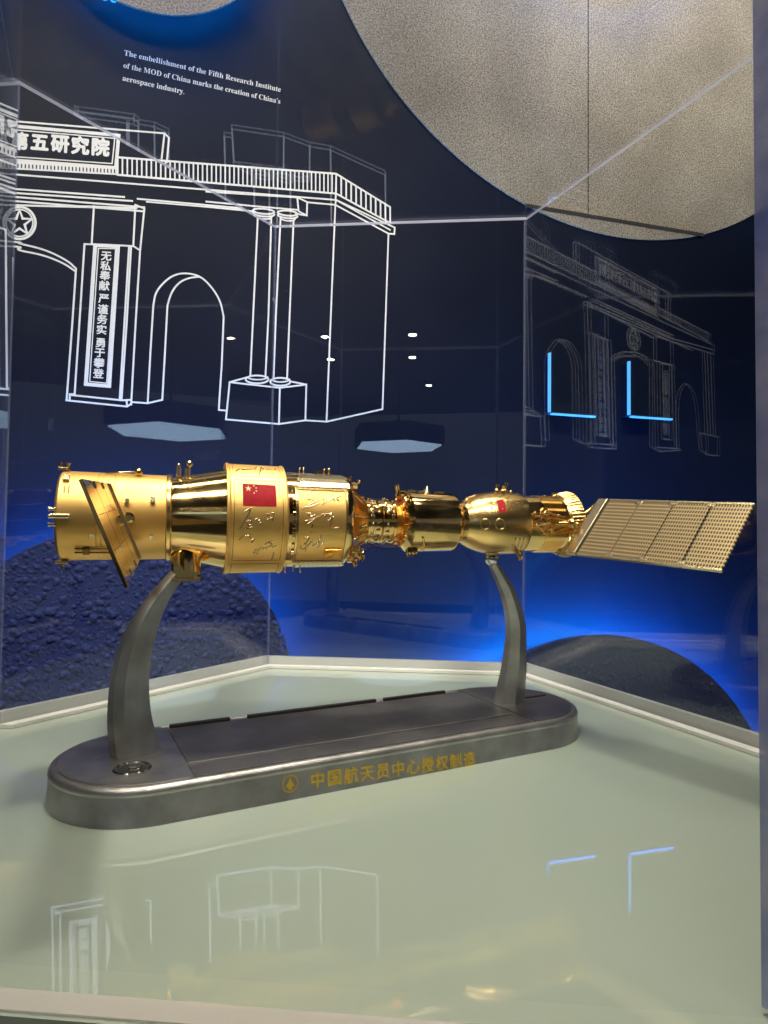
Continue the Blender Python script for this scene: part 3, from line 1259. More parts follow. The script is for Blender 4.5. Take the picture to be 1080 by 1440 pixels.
def ink(mb, pts, rho, w=0.0004, zoom=None, mi=0, rho2=None, s0=0, s1=1):
    q = [on_cyl(x, y, rho, rho2, s0, s1) for x, y in pts]
    mb.tube(q, w, 6, mi)


def wall_ring(mb, s, rho, w, h, mi=0):
    mb.lathe([(s - w / 2, rho - .0005), (s - w / 2, rho + h), (s + w / 2, rho + h), (s + w / 2, rho - .0005)], 'X', 96, mi, cap=False, smooth=False)


# --- resource module (aft)
RM = 0.0374
mb = MB()
mb.lathe([(0.0048, 0.0005), (0.0048, 0.0345), (0.0054, 0.0362), (0.0070, RM), (0.0345, RM), (0.0348, RM - .0004), (0.0352, RM - .0004), (0.0355, RM), (0.0382, RM), (0.0385, RM - .0004), (0.0389, RM - .0004), (0.0392, RM), (0.0470, RM), (0.0473, RM - .0004), (0.0477, RM - .0004), (0.048, RM), (0.0900, RM)], 'X', 128, cap=False)
rm = mb.build('resource_module', G_SAND, cr, smooth_angle=.5)
mb = MB()
mb.lathe([(0.0888, 0.0365), (0.0888, 0.0383), (0.0896, 0.0391), (0.0925, 0.0391), (0.0933, 0.0383), (0.0933, 0.0355)], 'X', 128, cap=False)
mb.build('flange', G_SAT, cr, smooth_angle=.7)
for (x, y, sx, sy, sz) in ((93.6, 674, .005, .0065, .003), (178.6, 706, .0034, .0048, .0035), (215, 704, .0034, .0055, .0038), (128.6, 753, .0034, .0046, .0022), (212.5, 754.5, .0034, .0046, .0026)):
    p = on_cyl(x, y, RM)
    MB().box(p + frame(p) @ Vector((0, 0, sz * .35)), (sx, sy, sz), frame(p), bev=.0004).build('sensor_box', G_PALE, rm)
    if (x, y) == (93.6, 674):
        b2 = MB()
        for dx in (-.002, .002):
            q = on_cyl(x + dx * 1500, y + 14, RM)
            b2.box(q, (.0008, .007, .0016), frame(q))
        b2.build('bracket', G_DARK, rm)
mb = MB()
p, q = on_cyl(152, 664, RM + .001), on_cyl(199, 661, RM + .0025)
p, q = cyl(0.040, 0.35, RM + .0012), cyl(0.0655, 0.35, RM + .0035)
mb.tube([p, q], 0.0009, 10)
mb.build('boom', G_PALE, rm)
mb = MB()
mb.ball(q, 0.0033, 16)
mb.lathe([(RM - .001, .0026), (RM + .002, .0026)], 'Z', 16, c=(q.x, 0, 0), R=Matrix.Rotation(0.35, 3, 'X'))
mb.build('boom_head', G_SAT, rm)
mb = MB()
for dy in (771.5, 777):
    a, b = on_cyl(105, dy, RM + .0014), on_cyl(186, dy + .5, RM + .0014)
    mb.tube([a, b], 0.00065, 8)
c = on_cyl(121, 774, RM)
mb.box(c, (.005, .007, .004), frame(c))
mb.build('handrail', G_DARK, rm)
mb = MB()
p = on_cyl(181, 728, RM)
for i in range(2):
    mb.lathe([(-.001, .0048 - .001 * i), (.0016 + .0008 * i, .0046 - .001 * i), (.0020 + .0008 * i, .0036 - .001 * i)], 'Z', 28, c=p, R=frame(p))
mb.build('wing_hinge', G_POL, rm, smooth_angle=.6)


def nozzle(mb, p, d, ln, r0, r1, mi=0):
    d = Vector(d).normalized()
    R = d.to_track_quat('Z', 'Y').to_matrix()
    mb.lathe([(-.002, r0 * 1.4), (0, r0 * 1.4), (.0004, r0), (ln * .4, r0), (ln, r1), (ln, r1 * .8), (ln * .45, r0 * .5)], 'Z', 16, mi, c=p, R=R, cap=True)


mb = MB()
mb.box((0.0068, -.006, RM + .0012), (.0080, .010, .0022), bev=.0005)
for dx in (-.0022, .0026):
    nozzle(mb, (0.0068 + dx, -.006, RM + .0022), (dx * 60, -.1, 1), .0042, .0011, .0018)
mb.build('thruster_block', G_SAT, rm, smooth_angle=.6)
mb = MB()
for a in (1.45, 1.62, 1.8):
    nozzle(mb, cyl(.0052, a, RM - .002), (-1, 0, 0), .004, .0012, .002)
p = cyl(.0105, 1.60, RM + .0012)
mb.lathe([(-.0075, .0021), (.0060, .0021)], 'X', 16, c=p)
mb.build('aft_thruster', G_PALE, rm, smooth_angle=.6)
mb = MB()
mb.box((0.0072, -.004, -RM - .0010), (.0100, .012, .0024), bev=.0004)
nozzle(mb, (0.0072, -.004, -RM - .002), (0, 0, -1), .0038, .0014, .0022)
mb.build('belly_thruster', G_SAT, rm, smooth_angle=.6)

# --- transition cone
mb = MB()
mb.lathe([(0.0932, 0.0362), (0.1000, 0.0372), (0.1418, 0.0468)], 'X', 128, cap=False)
cone = mb.build('transition_cone', G_POL, cr, smooth_angle=.6)
mb = MB()
mb.lathe([(0.0365, .0024), (0.0442, .0024), (0.0446, .0012), (0.0455, .0012)], 'Z', 18, c=(0.0985, -.010, 0))
mb.ball((0.0985, -.010, 0.0465), .0017, 12)
mb.build('antenna_post', G_PALE, cone, smooth_angle=.6)
mb = MB()
mb.lathe([(0.0365, .0016), (0.046, .0012)], 'Z', 14, c=(0.1072, -.011, 0))
mb.ball((0.1078, -.011, 0.0482), .0032, 16)
mb.lathe([(0.036, .0010), (0.044, .0010)], 'Z', 12, c=(0.1045, -.009, 0))
mb.build('antenna_post', G_PALE, cone, smooth_angle=.6)
mb = MB()
pr = [on_cyl(x, y, .0365, .0468, .0935, .1418) for x, y in ((266, 676), (265, 688), (288, 685), (288, 673))]
mb.tube(pr, .0004, 6)
mb.build('access_hatch', G_DARK, cone)

# --- signature band
SB_R = 0.0513
BS0, BS1 = 0.1395, 0.1952
mb = MB()
mb.lathe([(BS0 + .002, 0.0455), (BS0, 0.0500), (BS0 + .0004, 0.0518), (BS0 + .0018, 0.0522), (BS0 + .0032, 0.0518), (BS0 + .0036, SB_R), (BS1 - .0036, SB_R), (BS1 - .0032, .0518), (BS1 - .0018, .0522), (BS1 - .0006, .0518), (BS1, .0505), (BS1, .0455)], 'X', 160, cap=False)
band = mb.build('signature_band', G_SAND, cr, smooth_angle=.5)


def Z2(*p): return [(290 + a / 4.154, 630 + b / 4.154) for a, b in p]
def Z7(*p): return [(330 + a / 6.353, 640 + b / 6.353) for a, b in p]


def inset(mb, c, rho, w=.00035):
    """an engraved rectangle on the cylinder, corners (s, ang)"""
    pts = []
    for i in range(4):
        a, b = c[i], c[(i + 1) % 4]
        for k in range(14):
            t = k / 14
            pts.append(cyl(a[0] + (b[0] - a[0]) * t, a[1] + (b[1] - a[1]) * t, rho))
    mb.tube(pts, w, 6, closed=True)


fl = [sa(on_cyl(x, y, SB_R)) for x, y in ((340.8, 680.1), (387.5, 682.8), (388.9, 712.6), (341.8, 710.8))]
sL, sR = BS0 + .0060, BS1 - .0056
aT, aB = sa(on_cyl(362, 676, SB_R))[1], sa(on_cyl(360, 788, SB_R))[1]
mb = MB()
inset(mb, [(sL, aT), (sR, aT), (sR, aB), (sL, aB)], SB_R - .0001)
inset(mb, [(sL, aT - 1.0), (sR, aT - 1.0), (sR, aT - .10), (sL, aT - .10)], SB_R - .0001)
inset(mb, [(sL, aB + .10), (sR, aB + .10), (sR, aB + .9), (sL, aB + .9)], SB_R - .0001)
mb.build('engraved_frame', G_DARK, band)
mb = MB()
patch(mb, fl, SB_R, .00035, 12, 10)
flag = mb.build('flag', RED, band)
mb = MB()


def star(mb, cx, cy, r, rot, lift, corners, rho):
    """five-point star in the unit square of a patch (x right, y down; the square is 3 x 2)"""
    p = []
    for i in range(10):
        rr = r if i % 2 == 0 else r * .40
        a = rot + PI * i / 5
        x, y = cx + rr * math.sin(a) / 3, cy - rr * math.cos(a) / 2
        t = [corners[0][k] * (1 - x) + corners[1][k] * x for k in (0, 1)]
        u = [corners[3][k] * (1 - x) + corners[2][k] * x for k in (0, 1)]
        p.append(cyl(*[t[k] * (1 - y) + u[k] * y for k in (0, 1)], rho + lift))
    c = sum(p, Vector()) / 10
    mb.add(p + [c], [(i, (i + 1) % 10, 10) for i in range(10)])


star(mb, 1 / 6, .25, .30, 0, .0006, fl, SB_R)
for cx, cy, ro in ((1 / 3, .1, .4), (.4, .2, .8), (.4, .35, 0), (1 / 3, .45, .5)):
    star(mb, cx, cy, .10, ro, .0006, fl, SB_R)
mb.build('flag_star', STARGOLD, flag)
sig1 = [[(85, 505), (150, 465), (135, 500), (95, 580), (45, 668)], [(150, 470), (120, 545), (165, 560), (130, 600)], [(110, 590), (150, 575), (155, 620), (115, 625), (110, 590)], [(105, 650), (165, 640)], [(120, 655), (140, 610)],
        [(185, 575), (215, 560), (195, 590), (235, 575), (205, 610), (245, 600), (220, 622)], [(285, 530), (320, 520), (290, 560), (330, 545), (300, 580)], [(345, 510), (355, 530), (340, 590)], [(285, 575), (340, 560)], [(330, 520), (352, 516)]]
sig2 = [[(40, 760), (95, 715), (150, 720), (125, 755), (190, 745), (150, 785)], [(170, 880), (190, 840), (210, 850), (200, 875), (225, 840), (240, 820), (250, 850), (270, 815), (285, 840)], [(270, 800), (325, 765), (300, 800), (350, 780), (310, 825), (280, 830)], [(330, 760), (345, 790), (330, 830), (375, 810)], [(350, 870), (345, 905), (330, 935)], [(175, 870), (205, 885)]]
sig3 = [[(5, 150), (50, 120), (80, 130), (60, 145), (110, 120), (125, 140), (150, 118), (170, 140), (190, 112), (230, 118)], [(240, 110), (215, 190)], [(235, 140), (270, 115), (290, 135), (310, 120), (340, 140), (370, 125)]]
for g in (sig1, sig2, sig3):
    mb = MB()
    for s_ in g:
        q = Z7(*smooth(s_, 2))
        ink(mb, [(x - .35, y - .6) for x, y in q], SB_R - .0001, .00045, mi=1)  # dark offset copy: shadow side of the engraved stroke put into colour
        ink(mb, q, SB_R + .0001, .0005)
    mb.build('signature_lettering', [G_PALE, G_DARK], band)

# --- experiment module (forward cylinder)
EM = 0.0463
mb = MB()
mb.lathe([(0.1950, EM - .0006), (0.1962, EM), (0.2560, EM), (0.2590, EM - .0006), (0.2612, EM - .002), (0.2624, EM - .0042), (0.2626, .030)], 'X', 128, cap=False)
em = mb.build('experiment_module', G_POL, cr, smooth_angle=.5)
pc = [sa(on_cyl(x, y, EM + .002)) for x, y in Z7((542, 285), (992, 312), (968, 962), (508, 946))]
s0_, s1_ = (pc[0][0] + pc[3][0]) / 2, min(0.2585, (pc[1][0] + pc[2][0]) / 2)
print('plate', s0_, s1_)
ptop, pbot = (pc[0][1] + pc[1][1]) / 2, (pc[2][1] + pc[3][1]) / 2
pq = [(s0_, ptop), (s1_, ptop), (s1_, pbot), (s0_, pbot)]
mb = MB()
patch(mb, pq, EM, .0016, 16, 24, th=1)
g = .0022
ga = .045
plate = mb.build('signature_plate', G_SAND, em, smooth_angle=.6)
mb = MB()
for c in ([(s0_, ptop), (s1_, ptop), (s1_ - g, ptop + ga), (s0_ + g, ptop + ga)], [(s1_ - g, ptop + ga), (s1_, ptop), (s1_, pbot), (s1_ - g, pbot - ga)], [(s0_ + g, pbot - ga), (s1_ - g, pbot - ga), (s1_, pbot), (s0_, pbot)], [(s0_, ptop), (s0_ + g, ptop + ga), (s0_ + g, pbot - ga), (s0_, pbot)]):
    patch(mb, c, EM + .0016, .0007, 8, 14)
mb.build('plate_frame', G_SAT, plate)
mb = MB()
inset(mb, [(s0_ + g, ptop + ga), (s1_ - g, ptop + ga), (s1_ - g, pbot - ga), (s0_ + g, pbot - ga)], EM + .0019, .00045)
mb.build('engraved_frame', G_DARK, plate)
sg = [[(640, 355), (700, 325)], [(600, 480), (660, 450), (740, 400)], [(650, 400), (730, 375), (690, 420), (760, 395)], [(690, 360), (700, 400), (680, 465), (740, 420)], [(640, 470), (720, 445), (755, 420)], [(780, 385), (805, 375), (790, 410), (830, 395), (785, 440)], [(860, 370), (880, 350), (865, 400)], [(810, 415), (900, 385), (955, 365)], [(890, 385), (895, 415), (905, 390), (935, 410)],
      [(640, 520), (690, 515), (650, 555), (720, 535)], [(625, 590), (700, 570), (760, 545)], [(650, 615), (690, 590), (720, 565)], [(770, 540), (800, 520), (790, 550), (830, 520), (815, 555)], [(830, 530), (890, 510), (840, 550), (870, 560), (830, 585)], [(880, 545), (845, 660), (930, 645)], [(700, 610), (690, 650)], [(685, 685), (684, 690)],
      [(615, 740), (680, 730), (655, 770), (620, 800)], [(600, 810), (580, 830), (610, 845), (660, 810), (690, 770)], [(630, 860), (645, 840), (640, 790)], [(700, 760), (710, 800), (690, 820), (740, 790)], [(740, 765), (775, 750), (740, 800), (800, 790)], [(770, 720), (760, 810), (745, 830)]]
for g in (sg[:9], sg[9:17], sg[17:]):
    mb = MB()
    for s_ in g:
        q = Z7(*smooth(s_, 2))
        ink(mb, [(x - .35, y - .6) for x, y in q], EM + .0016, .00045, mi=1)  # dark twin paints the shaded side of each engraved stroke
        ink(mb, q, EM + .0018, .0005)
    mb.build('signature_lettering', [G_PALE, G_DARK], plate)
mb = MB()
p = on_cyl(467.5, 777, EM + .002)
mb.box(p, (.017, .010, .004), frame(p), bev=.0012)
mb.lathe([(0, .0034), (.0040, .0034), (.0042, .0022), (.0036, .002)], 'Z', 22, c=p + Vector((-.0035, 0, 0)), R=frame(p))
mb.build('camera_head', G_ORG, plate, smooth_angle=.6)
# tiled upper and lower belts
for (aa0, aa1) in ((ptop - .62, ptop - .06), (pbot + .06, pbot + .62)):
    mb = MB()
    for i in range(11):
        for j in range(4):
            a = aa0 + (aa1 - aa0) * (j + .5) / 4
            s_ = .2085 + i * .0046 + (.0023 if j % 2 else 0)
            if s_ > .2575:
                continue
            p = cyl(s_, a, EM + .0004)
            mb.box(p, (.0041, .0062, .0010), frame(p))
    mb.build('tile_pattern', G_PALE, em)
for (s_, a, h, r_) in ((.2135, .05, .0040, .0007), (.2175, .05, .0044, .0007), (.2385, .15, .0040, .0011), (.2440, .1, .0050, .0012), (.1995, 3.0, .005, .0008), (.2075, 3.0, .004, .0007), (.2150, 3.0, .005, .0008)):
    mb = MB()
    p = cyl(s_, a, EM)
    mb.lathe([(0, r_), (h, r_)], 'Z', 12, c=p, R=frame(p))
    mb.ball(p + frame(p) @ Vector((0, 0, h)), r_ * 1.5, 12)
    mb.build('antenna_stub', G_POL, em)
mb = MB()
p = cyl(.2335, .12, EM + .0012)
mb.box(p, (.0055, .006, .0032), frame(p), bev=.0006)
mb.build('sensor_box', G_POL, em)
mb = MB()
for k in range(9):
    p = cyl(.2010, 1.0 + k * .16, EM + .0006)
    mb.box(p, (.0030, .0040, .0016 + .001 * (k % 3)), frame(p), bev=.0003)
mb.build('latch_fitting', G_POL, em)

# --- docking section
mb = MB()
mb.lathe([(0.2626, .0420), (0.2640, .0400), (0.2690, .0330), (0.2760, .0262), (0.2835, .0235)], 'X', 96, cap=False)
dc = mb.build('docking_cone', G_ORG, cr, smooth_angle=.6)
mb = MB()
for k in range(10):
    a = k * 2 * PI / 10 + .2
    mb.tube([cyl(.2630, a, .0405), cyl(.2700, a, .0335), cyl(.2780, a, .0262), cyl(.284, a, .0242)], .0011, 8)
mb.build('rib', G_POL, dc)
for a, s_, sc_ in ((.05, .265, .8), (.55, .268, 1.0), (2.45, .268, 1.6), (2.9, .268, 1.2), (1.75, .270, .8)):
    mb = MB()
    p = cyl(s_, a, .0405)
    R = frame(p)
    mb.box(p, (.006 * sc_, .006 * sc_, .005 * sc_), R, bev=.0007)
    nozzle(mb, p + R @ Vector((.002, 0, .0018 * sc_)), R @ Vector((.6, 0.2, 1)), .005 * sc_, .0013 * sc_, .0024 * sc_)
    nozzle(mb, p + R @ Vector((.002, .002, .001)), R @ Vector((1, .5, .3)), .004 * sc_, .0010 * sc_, .0018 * sc_)
    mb.build('thruster', G_POL, dc, smooth_angle=.6)


def collar(name, s0, s1, r, seed):
    rnd = random.Random(seed)
    mb = MB()
    w = s1 - s0
    mb.lathe([(s0, r - .003), (s0, r - .0008), (s0 + .0008, r), (s0 + w * .22, r), (s0 + w * .25, r - .0016), (s0 + w * .42, r - .0016), (s0 + w * .45, r - .0004), (s0 + w * .62, r - .0004), (s0 + w * .66, r - .0018), (s0 + w * .8, r - .0018), (s0 + w * .83, r + .0006), (s1 - .0005, r + .0006), (s1, r - .003)], 'X', 96, cap=False)
    c = mb.build(name, G_POL, cr, smooth_angle=.5)
    mb = MB()
    for k in range(18):
        a = k * 2 * PI / 18 + rnd.uniform(-.05, .05)
        p = cyl(s0 + w * rnd.choice((.32, .7, .5)), a, r - .0003)
        mb.box(p, (w * rnd.uniform(.16, .34), rnd.uniform(.002, .0046), rnd.uniform(.0015, .0034)), frame(p), bev=.0003)
    for k in range(12):
        a = k * 2 * PI / 12 + .15
        p = cyl(s0 + w * .33, a, r - .001)
        mb.lathe([(0, .0012), (.0022, .0012), (.0024, .0007)], 'Z', 12, c=p, R=frame(p))
    mb.build('latch_fitting', G_PALE, c)
    return c


collar('docking_collar', .2835, .3005, .0225, 3)
collar('docking_collar', .3010, .3170, .0232, 5)
mb = MB()
mb.lathe([(.3170, .0205), (.3235, .0205), (.3235, .0222), (.3260, .0222), (.3260, .0210), (.3300, .0210)], 'X', 96, cap=False)
mb.build('docking_tunnel', G_ORG, cr, smooth_angle=.5)

# --- orbital module
OM = 0.0327
mb = MB()
mb.lathe([(.3262, .0210), (.3268, .0245), (.3330, .0315), (.3345, OM), (.3890, OM), (.3925, OM - .0010), (.3950, OM - .0034), (.3985, .0262), (.4010, .0240), (.4070, .0236)], 'X', 128, cap=False)
om = mb.build('orbital_module', G_POL, cr, smooth_angle=.35)
mb = MB()
for k in range(14):
    a = k * 2 * PI / 14
    p = cyl(.3262 + .002 * (k % 2), a, .0250)
    mb.box(p, (.004, .005, .004), frame(p), bev=.0006)
mb.build('latch_fitting', G_ORG, om)
mb = MB()
p = cyl(.3225, .25, .0300)
nozzle(mb, p, (-.25, -.25, 1), .0095, .0024, .0030)
mb.box(cyl(.3265, .3, .0310), (.008, .008, .006), frame(p), bev=.001)
mb.box(cyl(.3290, .75, .0300), (.006, .006, .004), frame(cyl(.329, .75, .03)), bev=.001)
mb.build('docking_antenna', G_POL, om, smooth_angle=.6)
mb = MB()
for (s_, h) in ((.3375, .0018), (.3415, .0024), (.3445, .0016), (.3510, .0014), (.3555, .0014), (.3720, .0012), (.3765, .0012), (.3800, .0014)):
    p = cyl(s_, .12, OM)
    mb.box(p + frame(p) @ Vector((0, 0, h * .4)), (.0034, .0042, h), frame(p), bev=.0004)
mb.build('bolt_pattern', G_PALE, om)
mb = MB()
p = cyl(.3592, .18, OM - .0003)
mb.lathe([(0, .0050), (.0022, .0038), (.0075, .0004)], 'Z', 20, c=p, R=frame(p))
mb.build('cone_antenna', G_PALE, om, smooth_angle=.6)
mb = MB()
p = cyl(.338, 2.75, OM)
mb.box(p + frame(p) @ Vector((0, 0, .0015)), (.013, .007, .005), frame(p), bev=.0008)
for dx in (-.004, 0, .004):
    nozzle(mb, p + Vector((dx, 0, -.003)), (dx * 20, -.1, -1), .0038, .0011, .0018)
mb.tube([cyl(.345, 2.1, OM + .001), cyl(.3500, 2.4, OM + .0016), cyl(.3505, 2.75, OM + .001)], .0013, 8)
mb.build('belly_thruster', G_POL, om, smooth_angle=.6)


def curved_text(body, cx, cy, size, rho, depth, name, material, parent, bold=.02, rho2=None, s0=0, s1=1):
    p = on_cyl(cx, cy, rho, rho2, s0, s1)
    r_ = math.hypot(p.y, p.z)
    s_, a_ = sa(p)
    vs, fs = text_mesh(body)
    mx = (max(v.x for v in vs) + min(v.x for v in vs)) / 2
    my = (max(v.y for v in vs) + min(v.y for v in vs)) / 2
    mb = MB()
    for i, (dx, dy) in enumerate(((0, 0), (bold, 0), (-bold, 0), (0, bold), (0, -bold))):
        def f(v, h):
            return cyl(s_ + (v.x - mx + dx) * size, a_ - (v.y - my + dy) * size / r_, r_ + h)
        mb.add([f(v, depth + i * .000015) for v in vs], fs)
    return mb.build(name, material, parent)


curved_text('中国', 598, 737.5, .0085, OM, .0007, 'raised_lettering', G_PALE, om, .05)

# --- descent capsule
CP = [(.4065, .0236), (.4100, .0252), (.4160, .0283), (.4240, .0314), (.4330, .0339), (.4420, .0353), (.4520, .0361), (.4620, .0364), (.4760, .0362), (.4860, .0358), (.4875, .0352), (.4878, .0330)]
mb = MB()
mb.lathe(CP, 'X', 128, cap=False)
dcap = mb.build('descent_capsule', G_SAT, cr, smooth_angle=.6)


def cap_r(s_):
    for (a, ra), (b, rb) in zip(CP, CP[1:]):
        if a <= s_ <= b:
            return ra + (rb - ra) * (s_ - a) / (b - a)
    return .036


def on_cap(x, y):
    r_ = .035
    for _ in range(14):
        p = on_cyl(x, y, r_)
        r_ = .5 * r_ + .5 * cap_r(p.x)
    return p


def cap_ring(name, cx, cy, rx, ry, w):
    mb = MB()
    q = [on_cap(cx + rx * math.cos(2 * PI * i / 40), cy + ry * math.sin(2 * PI * i / 40)) for i in range(40)]
    mb.tube(q, w, 8, closed=True)
    return mb.build(name, G_SAT, dcap)


cap_ring('hatch_ring', 667, 702, 11.5, 6.5, .0005)
cap_ring('hatch_ring', 667, 702, 9, 4.6, .0004)
cap_ring('porthole', 683, 737, 6.8, 7.4, .0006)
cap_ring('porthole', 703.5, 737, 6.8, 7.4, .0006)
fc = []
for x, y in ((697.5, 703.5), (707.5, 702.5), (712.5, 720), (702, 722)):
    fc.append(on_cap(x, y))
mb = MB()
vs = []
for j in range(6):
    for i in range(5):
        a, b = i / 4, j / 5
        q = fc[0] * (1 - a) * (1 - b) + fc[1] * a * (1 - b) + fc[2] * a * b + fc[3] * (1 - a) * b
        r_ = cap_r(q.x) + .0004
        k = r_ / math.hypot(q.y, q.z)
        vs.append(Vector((q.x, q.y * k, q.z * k)))
mb.add(vs, [(j * 5 + i, j * 5 + i + 1, (j + 1) * 5 + i + 1, (j + 1) * 5 + i) for j in range(5) for i in range(4)], 0, True)
fl2 = mb.build('flag', RED, dcap)
mb = MB()
q = on_cap(706.5, 715.5)
mb.ball(q, .0008, 10)
mb.build('flag_star', STARGOLD, fl2)
for i, ch in enumerate('中国'):
    x, y = ((690.5, 705), (692, 714.5))[i]
    p = on_cap(x, y)
    curved_text(ch, x, y, .0042, cap_r(p.x), .0002, 'engraved_lettering', G_DARK, dcap, .03)
for i, ch in enumerate('载人航天'):
    x, y = 712.5 + i * 2.2, 701 + i * 5.2
    p = on_cap(x, y)
    curved_text(ch, x, y, .0034, cap_r(p.x), .0002, 'engraved_lettering', G_DARK, dcap, .03)
mb = MB()
for (s_, a, h) in ((.4545, .10, .007), (.4600, .25, .006), (.4665, .12, .009)):
    p = cyl(s_, a, cap_r(s_))
    R = frame(p)
    mb.ball(p + R @ Vector((0, 0, .0012)), .0035, 14)
    nozzle(mb, p + R @ Vector((0, 0, .002)), R @ Vector((.15, 0, 1)), h, .0014, .0024)
mb.build('thruster', G_POL, dcap, smooth_angle=.6)
mb = MB()
mb.ball(cyl(.4740, .15, .0372), .0022, 14)
mb.build('sensor_dome', G_POL, dcap)
mb = MB()
p = cyl(.474, 2.62, .0366)
nozzle(mb, p, frame(p) @ Vector((.12, .3, 1)), .0125, .0017, .0028)
mb.box(p, (.005, .005, .004), frame(p), bev=.0008)
mb.ball(cyl(.4815, 2.7, .0372), .0024, 14)
mb.build('thruster', G_POL, dcap, smooth_angle=.6)
mb = MB()
for dx in (0, .006, .0115):
    a = [cyl(.4650 + dx + .0035 * k / 6, 2.05 + .55 * k / 6, cap_r(.466 + dx) + .0003) for k in range(7)]
    mb.tube(a, .0007, 8)
mb.build('heat_shield_strap', G_PALE, dcap)

# --- service module
SMR = 0.0336
prof = [(.4878, .0325), (.4885, SMR), (.5110, SMR)]
for k in range(9):
    s_ = .5115 + k * .0036
    prof += [(s_, SMR), (s_ + .0004, SMR + .0010), (s_ + .0014, SMR + .0010), (s_ + .0018, SMR)]
prof += [(.5450, SMR), (.5462, SMR)]
mb = MB()
mb.lathe(prof, 'X', 128, cap=False)
sm = mb.build('service_module', G_POL, cr, smooth_angle=.4)
mb = MB()
fp = [(.5462, SMR), (.5480, .0350), (.5540, .0375), (.5640, .0398), (.5660, .0400), (.5665, .0390), (.5640, .0370)]
mb.lathe(fp, 'X', 128, cap=False)
for k in range(56):
    a = k * 2 * PI / 56
    mb.tube([cyl(.5490, a, .0356), cyl(.5540, a, .0377), cyl(.5645, a, .0401)], .0009, 6)
mb.build('engine_skirt', G_SAT, cr, smooth_angle=.6)
mb = MB()
mb.lathe([(.5660, .030), (.5640, .0305), (.560, .012), (.562, .006), (.574, .013)], 'X', 48, cap=False)
mb.build('engine_nozzle', G_SAT, cr, smooth_angle=.6)
rnd = random.Random(11)
mb = MB()
for k in range(26):
    a = rnd.uniform(1.05, 1.95)
    s_ = rnd.uniform(.490, .528)
    p = cyl(s_, a, SMR + .0006)
    R = frame(p) @ Matrix.Rotation(rnd.uniform(-.8, .8), 3, 'Z')
    if k % 3 == 0:
        mb.box(p, (rnd.uniform(.003, .008), rnd.uniform(.0016, .004), rnd.uniform(.002, .0045)), R, bev=.0005)
    elif k % 3 == 1:
        mb.tube([p - R @ Vector((.006, 0, -.0006)), p + R @ Vector((0, 0, .0022)), p + R @ Vector((.006, 0, .0006))], .0009, 8)
    else:
        mb.ball(p, rnd.uniform(.0012, .0024), 12)
for y0, y1 in ((-.006, -.002), (.004, .009), (.010, .004)):
    a, b = cyl(.491, 1.5, SMR + .002), cyl(.534, 1.5, SMR + .003)
    mb.tube([a + Vector((0, 0, y0)), (a + b) / 2 + Vector((0, -.001, y1)), b + Vector((0, 0, y1 * .5))], .0011, 8)
mb.m = [(i // 7) % 3 for i in range(len(mb.m))]
mb.build('instrument_fitting', [G_POL, G_SAT, G_DARK], sm, smooth_angle=.6)
for (s_, a, h) in ((.5365, .22, .005), (.5435, .22, .0055), (.5250, .2, .0018)):
    mb = MB()
    p = cyl(s_, a, SMR)
    nozzle(mb, p, frame(p) @ Vector((0, 0, 1)), h, .0011, .0019)
    mb.build('antenna_stub', G_PALE, sm, smooth_angle=.6)
mb = MB()
p = cyl(.5440, 2.8, SMR)
mb.box(p, (.012, .007, .004), frame(p), bev=.0007)
nozzle(mb, p, (0, 0, -1), .006, .0013, .0018)
mb.build('belly_thruster', G_POL, sm, smooth_angle=.6)
# hinge of the wing
mb = MB()
hb = Vector((.5425, -.0405, .0005))
mb.tube([Vector((.520, -.0345, .0005)), Vector((.532, -.038, .0005)), hb], .0022, 12)
mb.ball(hb, .0062, 20)
mb.tube([hb, Vector((.5485, -.0435, -.001))], .0034, 12)
mb.build('wing_hinge', G_SAT, sm, smooth_angle=.7)

CRAFT['on'] = False
# --- solar wings: local x along the wing, y across, z its normal
CELL = mat('perforated_gold_sheet', (0.80, 0.66, 0.40), 0.30, 0.55)
_tc = N(CELL, 'ShaderNodeTexCoord')
_sp = N(CELL, 'ShaderNodeSeparateXYZ')
L(CELL, _tc.outputs['Object'], _sp.inputs[0])


def mth(m, op, a, b=None, c=None):
    n = N(m, 'ShaderNodeMath', operation=op)
    for i, q in enumerate((a, b, c)):
        if q is None:
            continue
        if isinstance(q, (int, float)):
            n.inputs[i].default_value = q
        else:
            L(m, q, n.inputs[i])
    return n.outputs[0]


def stripe(m, x, pitch, duty):
    f = mth(m, 'FRACT', mth(m, 'MULTIPLY', x, 1 / pitch))
    return mth(m, 'LESS_THAN', mth(m, 'ABSOLUTE', mth(m, 'SUBTRACT', f, .5)), duty / 2)


_sl = mth(CELL, 'MULTIPLY', stripe(CELL, _sp.outputs[0], 0.00265, .58), stripe(CELL, _sp.outputs[1], .0048, .62))
_mx = N(CELL, 'ShaderNodeMix', data_type='RGBA')
_mx.inputs[6].default_value = (0.46, 0.345, 0.175, 1)
_mx.inputs[7].default_value = (0.05, 0.034, 0.02, 1)
L(CELL, _sl, _mx.inputs[0])
L(CELL, _mx.outputs[2], P(CELL).inputs['Base Color'])
L(CELL, mth(CELL, 'MULTIPLY_ADD', _sl, .35, .28), P(CELL).inputs['Roughness'])


